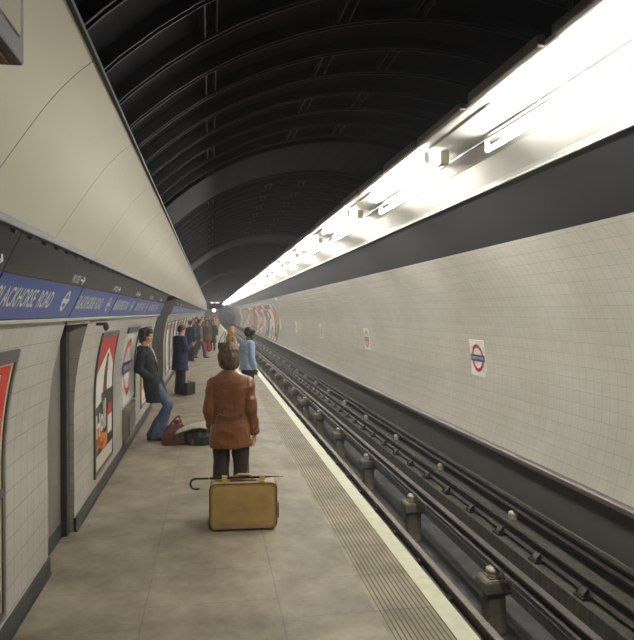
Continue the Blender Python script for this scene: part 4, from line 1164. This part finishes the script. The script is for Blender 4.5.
m = MB(); m.ell((.02,0,.345), (.06,.03,.035), 12, 8); m.build('gathered_top', M_burg, t, True)
for sx in (-.075, .09):
    m = MB(); m.rings([[(sx-.012, yy, z), (sx+.012, yy, z), (sx+.012, yy-.004, z), (sx-.012, yy-.004, z)] for yy, z in ((-.118,.015),(-.126,.10),(-.108,.20),(-.07,.27))]); link('strap', fixn(m.mesh('strap', M_stripe)), t)
# black bag
x, y = G(198.5, 446)
t = thing('travel_bag', 'black leather travel bag with a newspaper lying on top', 'bag', (x, y+.13, 0), math.radians(-4))
m = MB(); m.oval([(0,0,0,.185,.12),(0,0,.015,.20,.135),(0,0,.12,.205,.14),(0,0,.20,.185,.12),(0,0,.25,.15,.07),(0,0,.27,.12,.03)], 28, e=3.0)
me = voxel(m, .012, 2, .014, 7, (1,1,1), 2); me.materials.append(mat('black_leather', c(40,42,42), 0.38, 0.2, 10, 0.3)); link('body', me, t, True)
m = MB(); m.tube([(-.11,-.10,.20), (-.09,-.15,.16), (-.075,-.165,.10), (-.06,-.15,.13), (-.05,-.11,.19)], .007, 8); m.build('handle', M_black, t, True)
m = MB(); m.box(-.095,-.060,-.166,-.158,.055,.10); m.build('buckle', M_strip, t); m = MB(); m.box(-.10,-.065,-.172,-.160,.03,.055); m.build('luggage_tag', mat('tag_red', c(150,60,40), .5), t)
# newspaper draped over
rr = []
for i in range(15):
    a = i/14; xx = -.32 + a*.53; z = .235 + .095*math.sin(min(1, a*1.35)*1.57) - .03*max(0, a-.72)*4
    rr.append([V(xx, -.20+.03*a, z-.03), V(xx+.01, .0, z+.012), V(xx+.02, .13, z), V(xx+.02, .13, z-.006), V(xx+.01, .0, z+.003), V(xx, -.20+.03*a, z-.055)])
m = MB(); m.rings(rr); ob = link('newspaper', fixn(m.mesh('newspaper', mat('newsprint', c(184,178,160), 0.8, 0.28, 14, 0.06, stretch=(5,1,1)))), None, True, (x, y+.13, .0))
ob.rotation_euler = (0, 0, math.radians(-10)); tag(ob, 'folded newspaper draped over the black travel bag', 'newspaper')
# briefcase by the navy coat
x, y = G(189.2, 395)
t = thing('briefcase', 'black briefcase standing on the platform beside the navy coat wearer', 'briefcase', (x, y+.05, 0), math.radians(62))
m = MB(); m.box(-.20, .20, -.055, .055, .005, .31); bevel(m.build('body', M_black, t), .014, 3)
m = MB(); m.tube([(-.06,0,.31), (-.055,0,.345), (.055,0,.345), (.06,0,.31)], .009, 8); m.build('handle', M_black, t, True)
for sx in (-.13, .13):
    m = MB(); m.box(sx-.015, sx+.015, -.062, -.054, .24, .27); m.build('latch', M_strip, t)
# case carried by the grey suit
x, y, _ = at(194.5, 28.6)
t = thing('carried_case', 'dark brown case held by the passenger in the grey suit', 'suitcase', (x, y, .42), math.radians(8))
m = MB(); m.box(-.26, .26, -.08, .08, 0, .36); bevel(m.build('body', mat('case_brown', c(64,44,36), 0.45, 0.1, 8), t), .02, 3)
m = MB(); m.tube([(-.07,0,.36), (-.06,0,.40), (.06,0,.40), (.07,0,.36)], .011, 8); m.build('handle', M_black, t, True)
